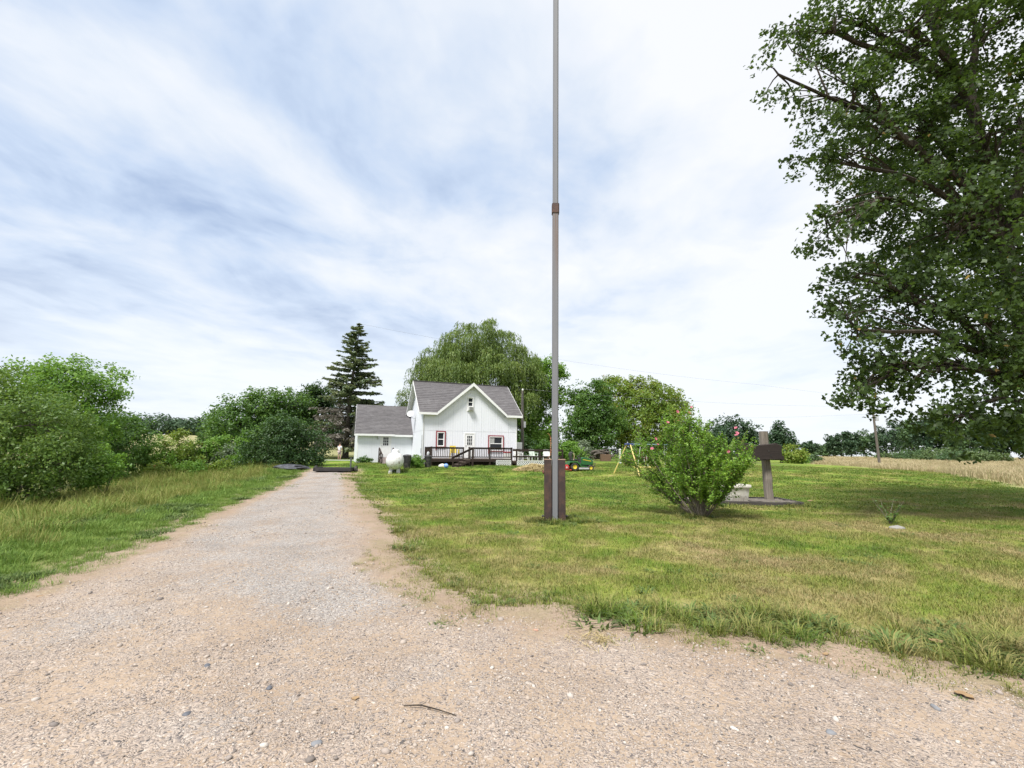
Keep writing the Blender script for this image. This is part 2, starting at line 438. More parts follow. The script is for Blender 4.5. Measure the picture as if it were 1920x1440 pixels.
def build_ground():
    gx = axis(-1500, 1800, -15, 16, .22, 1.09); gy = axis(-400, 2200, -2, 36, .22, 1.09)
    X, Y = np.meshgrid(gx, gy); nx, ny = len(gx), len(gy)
    Z = zf(X, Y)
    near = np.exp(-np.hypot(X, Y - 10) / 60)
    d = sdf(X, Y).reshape(X.shape)
    Z = Z + np.where(d < -.9, (fbm(X, Y, .5, 3, 3) - .5) * .07, 0) * near - np.where(d > -.4, .05, 0)
    v = np.stack([X, Y, Z], -1).reshape(-1, 3)
    i = np.arange(nx * ny).reshape(ny, nx)
    f = np.stack([i[:-1, :-1], i[:-1, 1:], i[1:, 1:], i[1:, :-1]], -1).reshape(-1, 4)
    o = npobj('ground', v, f, mk_ground_mat(), smooth=True)
    me = o.data
    x, y = v[:, 0], v[:, 1]
    soil = ss(-1.15, -.35, sdf(x, y) + (fbm(x, y, 1.6, 3, 9) - .5) * .5)
    a = me.attributes.new('soil', 'FLOAT', 'POINT'); a.data.foreach_set('value', soil.astype(np.float32))
    tn = np.maximum(tan_mask(x, y) * (x > 0), ss(90, 130, np.hypot(x, y)) * (x < 0) * (.3 + .5 * vnoise(x, y, .02, 3)))
    a = me.attributes.new('tan', 'FLOAT', 'POINT'); a.data.foreach_set('value', tn.astype(np.float32))
    wl = np.maximum(ss(1.2, 2.6, left_edge(y) - x), .02 * ss(-.2, .2, left_edge(y) - x)) * (y < 90)
    wl = np.maximum(wl, ss(47, 55, y) * (x < 30))
    a = me.attributes.new('wild', 'FLOAT', 'POINT'); a.data.foreach_set('value', wl.astype(np.float32))
    tag(o, kind='structure')
    # driveway sheet, a little proud of the ground
    vs, fs = [], []; base = 0
    out_v, out_f = [], []
    for (x0, x1, y0, y1, st) in ((-8.25, 16, -6, 9.0, .075), (-15, -1, 8.88, 32.04, .12)):
        ax = np.arange(x0, x1 + 1e-6, st); ay = np.arange(y0, y1 + 1e-6, st)
        X, Y = np.meshgrid(ax, ay); D = sdf(X, Y).reshape(X.shape)
        D = D + .34 + (fbm(X, Y, 1.4, 4, 21) - .5) * .5
        Z = zf(X, Y) + .012 + ss(0, .25, D) * (.006 + (fbm(X, Y, 2.2, 4, 33) - .42) * .05 * ss(.1, .8, D) + ruts(X, Y) + .014 * ss(4.5, 6.5, Y))
        Z = Z - (.004 * (Y < 9.0) if st > .1 else 0)
        k = np.arange(X.size).reshape(X.shape)
        q = np.stack([k[:-1, :-1], k[:-1, 1:], k[1:, 1:], k[1:, :-1]], -1).reshape(-1, 4)
        keep = (D.ravel()[q] > -.03).all(1); q = q[keep]
        used, inv = np.unique(q, return_inverse=True)
        out_v.append(np.stack([X.ravel()[used], Y.ravel()[used], Z.ravel()[used], D.ravel()[used]], -1)); out_f.append(inv.reshape(-1, 4) + base); base += len(used)
    v = np.concatenate(out_v); f = np.concatenate(out_f)
    o = npobj('driveway', v[:, :3], f, mk_gravel_mat(), smooth=True)
    a = o.data.attributes.new('edge', 'FLOAT', 'POINT'); a.data.foreach_set('value', (1 - ss(.30, 1.05, v[:, 3])).astype(np.float32))
    x, y = v[:, 0], v[:, 1]
    cx = (left_edge(y) + np.interp(y, [4, 5.6, 6.9, 8.9, 17, 28], [0, -1, -1.8, -2.4, -5.7, -9.9])) / 2
    g = .85 * np.exp(-((x - cx - .55) / 1.0) ** 2) * ss(4.6, 6, y) + .62 * np.exp(-((x - cx + 1.0) / .7) ** 2) * ss(5, 8, y)
    g = g + .75 * np.exp(-((x + 1.75) / .75) ** 2 - ((y - 5.0) / .9) ** 2) + .3 * np.exp(-((x + .6) / 1.2) ** 2 - ((y - 3.6) / .8) ** 2) + .5 * np.exp(-((x + 3.8) / .9) ** 2 - ((y - 4.6) / 1.1) ** 2) + .35 * np.exp(-((x + 2.0) / .7) ** 2 - ((y - 2.9) / .35) ** 2)
    g = g + .15 * np.exp(-((x - 1.6) / 1.5) ** 2 - ((y - 2.8) / .6) ** 2)
    a = o.data.attributes.new('grey', 'FLOAT', 'POINT'); a.data.foreach_set('value', g.astype(np.float32))
    tag(o, kind='structure')


build_ground()
# concrete walk running along beyond the small wing
wk = MB().box(-4.6, 0, -.55, .55, -.12, .05).build('walkway', paint('concrete', (.42, .43, .38), .9, amt=.4), bevel=.02)
wk.location = (-13.9, 46.4, float(zf(-15, 46.4))); wk.rotation_euler = (0, 0, R(4)); tag(wk, kind='structure')


# ------------------------------------------------------------------ scatter (stuff)
def scatter(name, protos, pts, rot, scl, idx, label, cat=None):
    col = bpy.data.collections.new(name + '_kinds')
    for o in protos: col.objects.link(o)
    me = bpy.data.meshes.new(name); me.vertices.add(len(pts)); me.vertices.foreach_set('co', np.ascontiguousarray(pts, np.float32).ravel())
    a = me.attributes.new('rot', 'FLOAT_VECTOR', 'POINT'); a.data.foreach_set('vector', np.ascontiguousarray(rot, np.float32).ravel())
    a = me.attributes.new('scl', 'FLOAT_VECTOR', 'POINT'); a.data.foreach_set('vector', np.ascontiguousarray(scl, np.float32).ravel())
    a = me.attributes.new('idx', 'INT', 'POINT'); a.data.foreach_set('value', np.ascontiguousarray(idx, np.int32))
    o = link(bpy.data.objects.new(name, me))
    ng = bpy.data.node_groups.new(name + '_nodes', 'GeometryNodeTree')
    ng.interface.new_socket('Geometry', in_out='INPUT', socket_type='NodeSocketGeometry'); ng.interface.new_socket('Geometry', in_out='OUTPUT', socket_type='NodeSocketGeometry')
    N, L = ng.nodes, ng.links
    gi = N.new('NodeGroupInput'); go = N.new('NodeGroupOutput'); ip = N.new('GeometryNodeInstanceOnPoints'); ci = N.new('GeometryNodeCollectionInfo')
    ci.inputs[0].default_value = col; ci.inputs[1].default_value = True; ci.inputs[2].default_value = True
    def at(n, t):
        x = N.new('GeometryNodeInputNamedAttribute'); x.data_type = t; x.inputs[0].default_value = n; return [s for s in x.outputs if s.enabled][0]
    er = N.new('FunctionNodeEulerToRotation')
    L.new(gi.outputs[0], ip.inputs['Points']); L.new(ci.outputs[0], ip.inputs['Instance']); ip.inputs['Pick Instance'].default_value = True
    L.new(at('idx', 'INT'), ip.inputs['Instance Index']); L.new(at('rot', 'FLOAT_VECTOR'), er.inputs[0]); L.new(er.outputs[0], ip.inputs['Rotation'])
    L.new(at('scl', 'FLOAT_VECTOR'), ip.inputs['Scale']); L.new(ip.outputs[0], go.inputs[0])
    m = o.modifiers.new('scatter', 'NODES'); m.node_group = ng
    return tag(o, label, cat, kind='stuff')


def blades(name, mat, nb, radius, h, w, lean, seed, flat=.0, square=True):
    """a patch of grass blades: 3 triangles each"""
    r = np.random.default_rng(seed)
    if square: bx, by = r.uniform(-radius, radius, nb), r.uniform(-radius, radius, nb)
    else:
        a = r.uniform(0, 6.283, nb); q = radius * np.sqrt(r.uniform(0, 1, nb)); bx, by = q * np.cos(a), q * np.sin(a)
    hh = h * r.uniform(.45, 1.15, nb); ww = w * r.uniform(.6, 1.3, nb)
    az = r.uniform(0, 6.283, nb); le = lean * r.uniform(.2, 1.5, nb)
    if not square: az = np.where(r.uniform(0, 1, nb) < .7, np.arctan2(by, bx) + r.normal(0, .5, nb), az)
    dx, dy = np.cos(az), np.sin(az); sx, sy = -dy * ww / 2, dx * ww / 2
    b = np.stack([bx, by, np.zeros(nb)], -1)
    mid = b + np.stack([dx * hh * le * .35, dy * hh * le * .35, hh * .58], -1)
    tip = b + np.stack([dx * hh * le * 1.1, dy * hh * le * 1.1, hh * (1 - .25 * np.minimum(le, 1.6))], -1)
    sv = np.stack([sx, sy, np.zeros(nb)], -1)
    v = np.stack([b - sv, b + sv, mid - sv * .8, mid + sv * .8, tip], 1).reshape(-1, 3)
    k = np.arange(nb)[:, None] * 5
    f = np.concatenate([k + np.array([[0, 1, 3]]), k + np.array([[0, 3, 2]]), k + np.array([[2, 3, 4]])])
    return bpy.data.objects.new(name, npmesh(name, v, f, mat))


def grass_mat(name, mode):
    t = NT(name); p = t.pos(); rnd = t.n('ShaderNodeObjectInfo').outputs['Random']; isl = t.island()
    if mode == 'lawn':
        c = lawn_color(t, p)
        c = t.mix(t.math('MULTIPLY', t.math('GREATER_THAN', isl, .80), .55), c, (.33, .27, .12))
        c = t.mix(t.math('MULTIPLY', t.math('LESS_THAN', isl, .35), .5), c, (.055, .12, .018))
    elif mode == 'broad':
        c = t.ramp(isl, [(0, (.075, .125, .035)), (.6, (.125, .19, .05)), (.95, (.20, .26, .08))])
    elif mode == 'verge':
        c = t.ramp(t.math('ADD', t.math('MULTIPLY', isl, .6), t.math('MULTIPLY', t.noise(p, .8, 3), .4)), [(.1, (.08, .155, .024)), (.5, (.16, .265, .042)), (.95, (.27, .33, .08))])
    elif mode == 'weed':
        c = t.ramp(t.math('ADD', t.math('MULTIPLY', isl, .5), t.math('MULTIPLY', t.noise(p, .55, 3), .5)), [(.15, (.11, .175, .028)), (.45, (.22, .255, .05)), (.68, (.31, .295, .09)), (.93, (.42, .35, .15))])
    else:
        c = t.ramp(t.math('ADD', t.math('MULTIPLY', isl, .4), t.math('MULTIPLY', t.noise(p, .09, 4), .6)), [(.2, (.26, .26, .11)), (.42, (.40, .35, .19)), (.58, (.52, .41, .26)), (.85, (.52, .46, .29))])
    c = t.mix(t.math('MULTIPLY', rnd, .25), c, t.mix(.5, c, (.03, .05, .01)))
    s = t.bsdf(c, .6, 0, None, .25); tr = t.n('ShaderNodeBsdfTranslucent', {0: c}).outputs[0]
    return t.out(t.n('ShaderNodeMixShader', {0: .3, 1: s, 2: tr}).outputs[0])


def in_view(x, y, m=1.25):
    """kept when it can be seen from the camera or from a step aside"""
    return (np.abs(x) < (y + 1.2) * 1.117 * m + 1.5) & (y > .5)


def fill(x0, x1, y0, y1, dens, seed, cond, clump=0.0):
    r = np.random.default_rng(seed); n = int((x1 - x0) * (y1 - y0) * dens)
    x = r.uniform(x0, x1, n); y = r.uniform(y0, y1, n)
    k = in_view(x, y) & cond(x, y)
    if clump: k &= r.uniform(0, 1, n) < np.clip((fbm(x, y, .9, 3, seed) - .5) * 4 * clump + .6, .05, 1)
    return x[k], y[k], r


def surf(x, y): return zf(x, y) + np.where(sdf(x, y) < -.9, (fbm(x, y, .5, 3, 3) - .5) * .07, 0) * np.exp(-np.hypot(x, y - 10) / 60)


HOUSE = Vector((-7.1, 37.0, .6)); HR = R(21)


def off_house(x, y):
    """keep plants out of the floor plan of house, wing and deck"""
    c, s = math.cos(HR), math.sin(HR); dx, dy = x - HOUSE.x, y - HOUSE.y
    u = dx * c + dy * s; v = -dx * s + dy * c
    return ~(((u > -.1) & (u < 8.2) & (v > -2.6) & (v < 7)) | ((u > -4.8) & (u < .2) & (v > 5.1) & (v < 11)) | ((u > 6) & (u < 11.4) & (v > -2.6) & (v < .5)))


def build_grass():
    G = grass_mat('lawn_blades', 'lawn'); B = grass_mat('broadleaf_blades', 'broad'); V = grass_mat('verge_blades', 'verge'); Wd = grass_mat('weed_blades', 'weed'); T = grass_mat('field_blades', 'tan')
    thin = lambda x, y: np.random.default_rng(len(x)).uniform(0, 1, len(x)) > .95 * ss(-.5, .25, sdf(x, y) + (fbm(x, y, 1.7, 4, 9) - .5) * .9)
    lawn = lambda x, y: (sdf(x, y) + (fbm(x, y, 1.7, 4, 9) - .5) * .9 < .22) & thin(x, y) & (x > left_edge(y)) & off_house(x, y) & (tan_mask(x, y) < .5)
    P, I, Sc = [], [], []
    for (x0, x1, y0, y1, de, sc, ids, seed) in ((-3, 13, 2.5, 8, 34, 1.0, (0, 1, 2), 1), (-7, 22, 8, 14, 20, 1.15, (0, 1, 2), 2), (-11, 34, 14, 24, 8, 1.6, (3, 4), 3), (-13, 42, 24, 44, 3.2, 2.2, (3, 4), 4)):
        x, y, r = fill(x0, x1, y0, y1, de, seed, lawn)
        P.append(np.stack([x, y, surf(x, y) - .006], -1)); I.append(r.choice(ids, len(x))); s = sc * r.uniform(.8, 1.2, len(x))
        Sc.append(np.stack([s, s, s * r.uniform(.6, 1.25, len(x)) * (1.0 if sc < 1.3 else .62)], -1))
    # longer grass along the gravel edge and round the mast and planter
    x, y, r = fill(-3, 13, 2.5, 10, 45, 11, lambda x, y: (sdf(x, y) < -.02) & (sdf(x, y) > -.75) & (x > -4) & (fbm(x, y, .8, 3, 77) > .40 + .13 * (x < 1.2)))
    P.append(np.stack([x, y, surf(x, y) - .01], -1)); I.append(r.choice((5, 6), len(x))); s = r.uniform(.45, 1.25, len(x)); Sc.append(np.stack([s, s, s], -1))
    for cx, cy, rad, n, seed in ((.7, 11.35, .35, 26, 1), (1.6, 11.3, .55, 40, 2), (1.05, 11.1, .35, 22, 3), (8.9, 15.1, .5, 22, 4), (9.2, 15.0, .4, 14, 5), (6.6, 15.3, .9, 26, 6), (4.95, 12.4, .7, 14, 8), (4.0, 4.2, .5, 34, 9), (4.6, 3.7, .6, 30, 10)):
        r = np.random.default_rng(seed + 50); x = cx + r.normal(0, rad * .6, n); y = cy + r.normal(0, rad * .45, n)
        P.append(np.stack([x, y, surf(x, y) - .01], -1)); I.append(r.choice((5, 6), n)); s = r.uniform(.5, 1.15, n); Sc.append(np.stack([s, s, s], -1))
    # clover and plantain scattered in the mown grass
    x, y, r = fill(-4, 16, 3, 16, 2.6, 17, lambda x, y: lawn(x, y) & (fbm(x, y, .5, 3, 44) > .50))
    P.append(np.stack([x, y, surf(x, y) - .008], -1)); I.append(r.choice((5, 6, 6), len(x))); s = r.uniform(.35, .8, len(x)); Sc.append(np.stack([s, s, s * .75], -1))
    # sparse sprigs creeping onto the soil
    x, y, r = fill(-3, 6, 2.8, 8, 42, 13, lambda x, y: (sdf(x, y) < .45) & (sdf(x, y) > -.7) & (x > -4) & (fbm(x, y, 1.1, 3, 88) > .46 - .05 * (x < 1.4)))
    P.append(np.stack([x, y, zf(x, y)], -1)); I.append(r.choice((5, 6), len(x))); s = r.uniform(.16, .5, len(x)); Sc.append(np.stack([s, s, s], -1))
    P = np.concatenate(P); n = len(P); r = np.random.default_rng(3)
    rot = np.stack([r.normal(0, .05, n), r.normal(0, .05, n), r.uniform(0, 6.28, n)], -1)
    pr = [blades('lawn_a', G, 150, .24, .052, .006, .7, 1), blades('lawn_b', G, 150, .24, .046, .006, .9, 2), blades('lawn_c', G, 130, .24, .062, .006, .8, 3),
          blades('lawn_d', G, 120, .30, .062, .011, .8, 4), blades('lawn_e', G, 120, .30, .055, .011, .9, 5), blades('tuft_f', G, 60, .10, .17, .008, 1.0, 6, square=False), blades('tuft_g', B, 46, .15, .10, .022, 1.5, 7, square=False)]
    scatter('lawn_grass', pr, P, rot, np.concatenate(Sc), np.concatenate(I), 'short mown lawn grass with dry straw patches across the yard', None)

    # left verge and the taller weeds behind it
    P, I, Sc = [], [], []
    for (x0, x1, y0, y1, de, sc, seed) in ((-14, -4.5, 1, 9, 60, 1.0, 21), (-16, -5, 9, 18, 32, 1.25, 22), (-20, -8, 18, 34, 13, 1.7, 23)):
        x, y, r = fill(x0, x1, y0, y1, de, seed, lambda x, y: (left_edge(y) - x > -.05 + .35 * (fbm(x, y, 1.2, 3, 5) - .5)) & (left_edge(y) - x < 2.6))
        d = left_edge(y) - x
        P.append(np.stack([x, y, surf(x, y) - .01], -1)); I.append(np.where(fbm(x, y, .9, 3, 17) > .64, 3, r.choice((0, 1, 2), len(x)))); s = sc * r.uniform(.5, 1.05, len(x)) * (.62 + .40 * ss(.6, 1.8, d)); Sc.append(np.stack([s, s, s], -1))
    P = np.concatenate(P); n = len(P); r = np.random.default_rng(4)
    rot = np.stack([r.normal(0, .08, n), r.normal(0, .08, n), r.uniform(0, 6.28, n)], -1)
    pr = [blades('verge_a', V, 70, .20, .15, .009, .8, 31, square=False), blades('verge_b', V, 70, .22, .12, .010, 1.0, 32, square=False), blades('verge_c', V, 60, .18, .20, .010, .9, 33, square=False), blades('verge_d', B, 50, .20, .17, .026, 1.1, 34, square=False)]
    scatter('verge_grass', pr, P, rot, np.concatenate(Sc), np.concatenate(I), 'lush green grass on the verge along the left of the driveway')

    P, I, Sc = [], [], []
    for (x0, x1, y0, y1, de, sc, seed) in ((-26, -6, 2, 14, 9, 1.0, 41), (-34, -8, 14, 34, 5.5, 1.15, 42)):
        x, y, r = fill(x0, x1, y0, y1, de, seed, lambda x, y: (left_edge(y) - x > 1.7 + .5 * (vnoise(x, y, .5, 8) - .5)) & (left_edge(y) - x < 13), clump=.5)
        d = left_edge(y) - x
        P.append(np.stack([x, y, surf(x, y) - .02], -1)); I.append(r.choice((0, 1, 2, 3), len(x))); s = sc * r.uniform(.6, 1.2, len(x)) * (.55 + .5 * ss(1.5, 4, d)); Sc.append(np.stack([s, s, s], -1))
    P = np.concatenate(P); n = len(P)
    rot = np.stack([r.normal(0, .1, n), r.normal(0, .1, n), r.uniform(0, 6.28, n)], -1)
    pr = [blades('weeds_a', Wd, 90, .32, .55, .014, .7, 51, square=False), blades('weeds_b', Wd, 90, .34, .70, .013, .6, 52, square=False), blades('weeds_c', Wd, 80, .30, .45, .020, .9, 53, square=False), blades('weeds_d', V, 80, .30, .5, .022, .9, 54, square=False)]
    scatter('tall_weeds', pr, P, rot, np.concatenate(Sc), np.concatenate(I), 'tall yellow green weeds on the bank left of the driveway')

    # dry field on the right, and rough grass below the far trees
    P, I, Sc = [], [], []
    for (x0, x1, y0, y1, de, sc, seed) in ((28, 95, 22, 70, 1.1, 1.0, 61), (38, 190, 70, 130, .28, 1.7, 62), (60, 260, 130, 200, .10, 2.6, 63)):
        x, y, r = fill(x0, x1, y0, y1, de, seed, lambda x, y: tan_mask(x, y) > .55)
        P.append(np.stack([x, y, zf(x, y) - .03], -1)); I.append(r.choice((0, 1), len(x))); s = sc * r.uniform(.6, 1.2, len(x)); Sc.append(np.stack([s, s, np.minimum(s, 1.25)], -1))
    P = np.concatenate(P); n = len(P)
    rot = np.stack([r.normal(0, .1, n), r.normal(0, .1, n), r.uniform(0, 6.28, n)], -1)
    pr = [blades('field_a', T, 110, .75, .50, .03, .6, 71, square=False), blades('field_b', T, 110, .75, .62, .025, .5, 72, square=False)]
    scatter('field_grass', pr, P, rot, np.concatenate(Sc), np.concatenate(I), 'tall dry tan grass of the field beyond the yard')

    # loose gravel on the drive
    t = NT('pebble'); rnd = t.n('ShaderNodeObjectInfo').outputs['Random']; p = t.pos()
    c = t.ramp(rnd, [(0, (.07, .066, .068)), (.14, (.17, .155, .15)), (.32, (.30, .26, .23)), (.55, (.38, .33, .28)), (.75, (.31, .245, .19)), (.9, (.40, .37, .34)), (.98, (.52, .48, .43))])
    c = t.mix(t.math('MULTIPLY', t.noise(p, 160, 3), .4), c, (.45, .36, .28))
    pm = t.out(t.bsdf(c, .8, 0, None, .3))
    def pebble(name, seed):
        import bmesh
        b = bmesh.new(); bmesh.ops.create_icosphere(b, subdivisions=1, radius=1.0); r = np.random.default_rng(seed)
        sx = r.uniform(.7, 1.1, 3)
        for v in b.verts: v.co *= r.uniform(.78, 1.15); v.co.x *= sx[0] * 1.15; v.co.y *= sx[1]; v.co.z *= .62
        me = bpy.data.meshes.new(name); b.to_mesh(me); b.free(); me.materials.append(pm); me.shade_smooth(); return bpy.data.objects.new(name, me)
    P, Sz = [], []
    for (x0, x1, y0, y1, de, s0, seed) in ((-6, 6.5, 1.6, 3.6, 2300, .0045, 81), (-6, 6, 3.6, 6, 900, .0058, 82), (-7, 2, 6, 10, 260, .0075, 83), (-10, -2, 10, 17, 60, .010, 84), (-6, 6, 1.6, 6, 26, .013, 85)):
        x, y, r = fill(x0, x1, y0, y1, de, seed, lambda x, y: (sdf(x, y) > .12))
        k = r.uniform(0, 1, len(x)) < np.clip((fbm(x, y, 1.5, 4, 91) - .40) * 5, .10, 1); x, y = x[k], y[k]
        s = s0 * np.exp(r.normal(0, .42, len(x)))
        D = sdf(x, y) + .34 + (fbm(x, y, 1.4, 4, 21) - .5) * .5
        z = zf(x, y) + .012 + ss(0, .25, D) * (.006 + (fbm(x, y, 2.2, 4, 33) - .42) * .05 * ss(.1, .8, D) + ruts(x, y) + .014 * ss(4.5, 6.5, y))
        P.append(np.stack([x, y, z + s * .12], -1)); Sz.append(s)
    P = np.concatenate(P); s = np.concatenate(Sz); n = len(P)
    rot = np.stack([r.normal(0, .25, n), r.normal(0, .25, n), r.uniform(0, 6.28, n)], -1)
    scatter('gravel', [pebble('pebble_%s' % c, i + 5) for i, c in enumerate('abcde')], P, rot, np.stack([s, s, s], -1), r.integers(0, 5, n), 'loose mixed gravel strewn over the driveway')


build_grass()

# ------------------------------------------------------------------ house
WHITE = paint('white_siding', (.775, .79, .835), .55, dirt=(.60, .63, .64), amt=.18, scale=2.0, streak=True)
WHITE_T = paint('white_trim', (.80, .80, .79), .45, dirt=(.55, .54, .50), amt=.15)
CORE = paint('sheathing', (.66, .69, .72), .8)
RED_T = paint('red_trim', (.27, .045, .055), .5, dirt=(.2, .05, .05))
CURT = paint('curtain', (.45, .46, .44), .8)
STONE_F = paint('foundation', (.30, .29, .27), .9)
DARKM = paint('dark_metal', (.035, .035, .038), .5)
STEEL = paint('galvanised', (.42, .43, .44), .45, .6)
BROWN = wood('deck_stain', (.046, .029, .023), (.024, .016, .013), .75, axis=0)
BROWN_B = wood('deck_board_wood', (.22, .175, .145), (.12, .09, .075), .85, axis=0)


def glass_mat():
    t = NT('window_glass'); p = t.obj()
    n = t.noise(p, 1.6, 2)
    return t.out(t.bsdf(t.mix(n, (.012, .014, .017), (.035, .04, .045)), .08, 0, None, .22))


GLASS = glass_mat()


def roof_mat():
    t = NT('asphalt_shingle'); p = t.obj()
    m = t.n('ShaderNodeMapping', {0: p, 3: (3.2, 7.0, 7.0)}).outputs[0]
    v = t.n('ShaderNodeTexVoronoi', {'Vector': m, 'Scale': 1.0}); r = t.n('ShaderNodeSeparateColor', {0: v.outputs['Color']}).outputs[0]
    n = t.noise(p, 1.2, 5, .6); g = t.noise(p, 45, 3, .7); isl = t.island()
    c = t.mix(r, (.085, .080, .082), (.155, .148, .150)); c = t.mix(t.math('MULTIPLY', n, .5), c, (.10, .088, .085)); c = t.mix(t.math('MULTIPLY', g, .35), c, (.21, .205, .21))
    c = t.mix(t.math('MULTIPLY', isl, .25), c, (.07, .066, .07))
    return t.out(t.bsdf(c, .9, 0, t.bump(g, .5, .01), .2))


ROOF = roof_mat()


def siding(parent, O, U, N, breaks, ztop, zb, zsplit, openings, board=.2, panel=1.22, th=.014, gap=.007):
    """vertical boards on a wall, one object per panel; openings = (u0,u1,z0,z1); breaks = kinks of the wall top"""
    O, U, N = Vector(O), Vector(U), Vector(N); u0, u1 = breaks[0], breaks[-1]
    rows = [(zb, zsplit), (zsplit + .022, None)] if zsplit else [(zb, None)]
    a = u0
    while a < u1 - .02:
        b = min(a + panel, u1)
        for (r0, r1) in rows:
            m = MB(); e = a
            while e < b - .01:
                f = min(e + board, b)
                cuts = sorted(set([e + gap / 2, f - gap / 2] + [q for q in [o for op in openings for o in op[:2]] + list(breaks) if e + gap / 2 < q < f - gap / 2]))
                for s0, s1 in zip(cuts[:-1], cuts[1:]):
                    mid = (s0 + s1) / 2
                    segs = [(r0, 99 if r1 is None else r1)]
                    for op in openings:
                        if op[0] <= mid <= op[1]:
                            ns = []
                            for (p, q) in segs:
                                if op[2] > p: ns.append((p, min(q, op[2])))
                                if op[3] < q: ns.append((max(p, op[3]), q))
                            segs = ns
                    for p, q in segs:
                        t0, t1 = min(q, ztop(s0)), min(q, ztop(s1))
                        if min(t0, t1) - p < .02 and max(t0, t1) - p < .04: continue
                        t0, t1 = max(t0, p + .005), max(t1, p + .005)
                        fr = [O + U * s0 + N * th + Vector((0, 0, p)), O + U * s1 + N * th + Vector((0, 0, p)), O + U * s1 + N * th + Vector((0, 0, t1)), O + U * s0 + N * th + Vector((0, 0, t0))]
                        bk = [v - N * (th - .002) for v in fr]
                        m.add(fr + bk, [(0, 1, 2, 3), (0, 4, 5, 1), (1, 5, 6, 2), (2, 6, 7, 3), (3, 7, 4, 0)])
                e = f
            if m.v: m.build('panel', WHITE, parent)
        a = b


def window(parent, u0, u1, z0, z1, y, casing=None, sashes=2, curtain=0, name='window'):
    """sash window in a wall facing -y: frame with glass, sash rails, casing"""
    w = .055
    f = MB().box(u0, u0 + w, y - .035, y + .05, z0, z1).box(u1 - w, u1, y - .035, y + .05, z0, z1).box(u0 + w, u1 - w, y - .035, y + .05, z1 - w, z1).box(u0 + w, u1 - w, y - .04, y + .05, z0, z0 + w).build(name, WHITE_T, parent)
    h = (z1 - z0 - 2 * w) / sashes
    for k in range(sashes):
        za = z0 + w + k * h
        MB().box(u0 + w, u1 - w, y + .022 + .012 * k, y + .03 + .012 * k, za, za + h).build('pane', GLASS, f)
        s = MB(); a, b = u0 + w, u1 - w; q = y + .004 + .012 * k; e = .03
        s.box(a, a + e, q, q + .016, za, za + h).box(b - e, b, q, q + .016, za, za + h).box(a + e, b - e, q, q + .016, za, za + e).box(a + e, b - e, q, q + .016, za + h - e, za + h)
        s.build('sash', WHITE_T, f)
    if curtain:
        m = MB()
        for k in range(5): m.box(u0 + w + .03 + k * curtain / 5, u0 + w + .03 + (k + .8) * curtain / 5, y + .012, y + .019, z0 + (z1 - z0) * .52, z1 - w - .04)
        m.build('curtain', CURT, f)
    if casing:
        c = .10
        MB().box(u0 - c, u0 - .003, y - .03, y + .01, z0 - .25, z1 + c).box(u1 + .003, u1 + c, y - .03, y + .01, z0 - .05, z1 + c).box(u0 - .003, u1 + .003, y - .03, y + .01, z1 + .003, z1 + c).box(u0 - .003, u1 + .003, y - .045, y + .01, z0 - .06, z0 - .003).build('casing', casing, f)
    return f


def door9(parent, u0, u1, z0, z1, y):
    """panelled white door with a nine-pane light"""
    w = .09
    d = MB().box(u0 + w, u1 - w, y - .012, y + .04, z0, z1 - w).build('door', WHITE_T, parent)
    MB().box(u0, u0 + w - .003, y - .035, y + .05, z0, z1).box(u1 - w + .003, u1, y - .035, y + .05, z0, z1).box(u0 + w, u1 - w, y - .035, y + .05, z1 - w + .003, z1).build('frame', WHITE_T, d)
    W_ = u1 - u0 - 2 * w; a = u0 + w + W_ * .2; b = u1 - w - W_ * .2; c = z0 + (z1 - z0) * .50; e = z1 - w - .14
    for i in range(3):
        for j in range(3):
            pw, ph = (b - a) / 3, (e - c) / 3
            MB().box(a + i * pw + .018, a + (i + 1) * pw - .018, y - .018, y - .013, c + j * ph + .018, c + (j + 1) * ph - .018).build('pane', GLASS, d)
    s = MB()
    for i in range(4): s.box(a + i * (b - a) / 3 - .016, a + i * (b - a) / 3 + .016, y - .026, y - .0125, c - .016, e + .016)
    for j in range(4): s.box(a + .017, b - .017, y - .024, y - .0127, c + j * (e - c) / 3 - .016, c + j * (e - c) / 3 + .016)
    s.build('muntin', WHITE_T, d)
    s = MB()
    for i in range(2):
        q = u0 + w + W_ * (.14 + .38 * i); s.box(q, q + W_ * .34, y - .02, y - .0125, z0 + .18, z0 + (z1 - z0) * .42)
    s.build('panel', WHITE_T, d)
    MB().tube([(u0 + w + .07, y - .012, z0 + .98), (u0 + w + .07, y - .07, z0 + .98)], [.028, .034], 10).build('handle', STEEL, d, True)
    return d


def courses(m, quad, n, th=.028):
    """shingle courses over a sloping quad (bl, br, tr, tl): each course laps the one below"""
    bl, br, tr, tl = [Vector(q) for q in quad]
    nrm = (br - bl).cross(tl - bl).normalized()
    if nrm.length < .5: nrm = (tr - bl).cross(tl - bl).normalized()
    for k in range(n):
        a, b = k / n, (k + 1) / n
        p0, p1 = bl.lerp(tl, a), br.lerp(tr, a); q0, q1 = bl.lerp(tl, b), br.lerp(tr, b)
        up = nrm * th; lo = nrm * (th * .35)
        m.add([p0, p1, q1, q0, p0 + up, p1 + up, q1 + lo, q0 + lo], [(4, 5, 6, 7), (0, 1, 5, 4), (1, 2, 6, 5), (2, 3, 7, 6), (3, 0, 4, 7), (3, 2, 1, 0)])


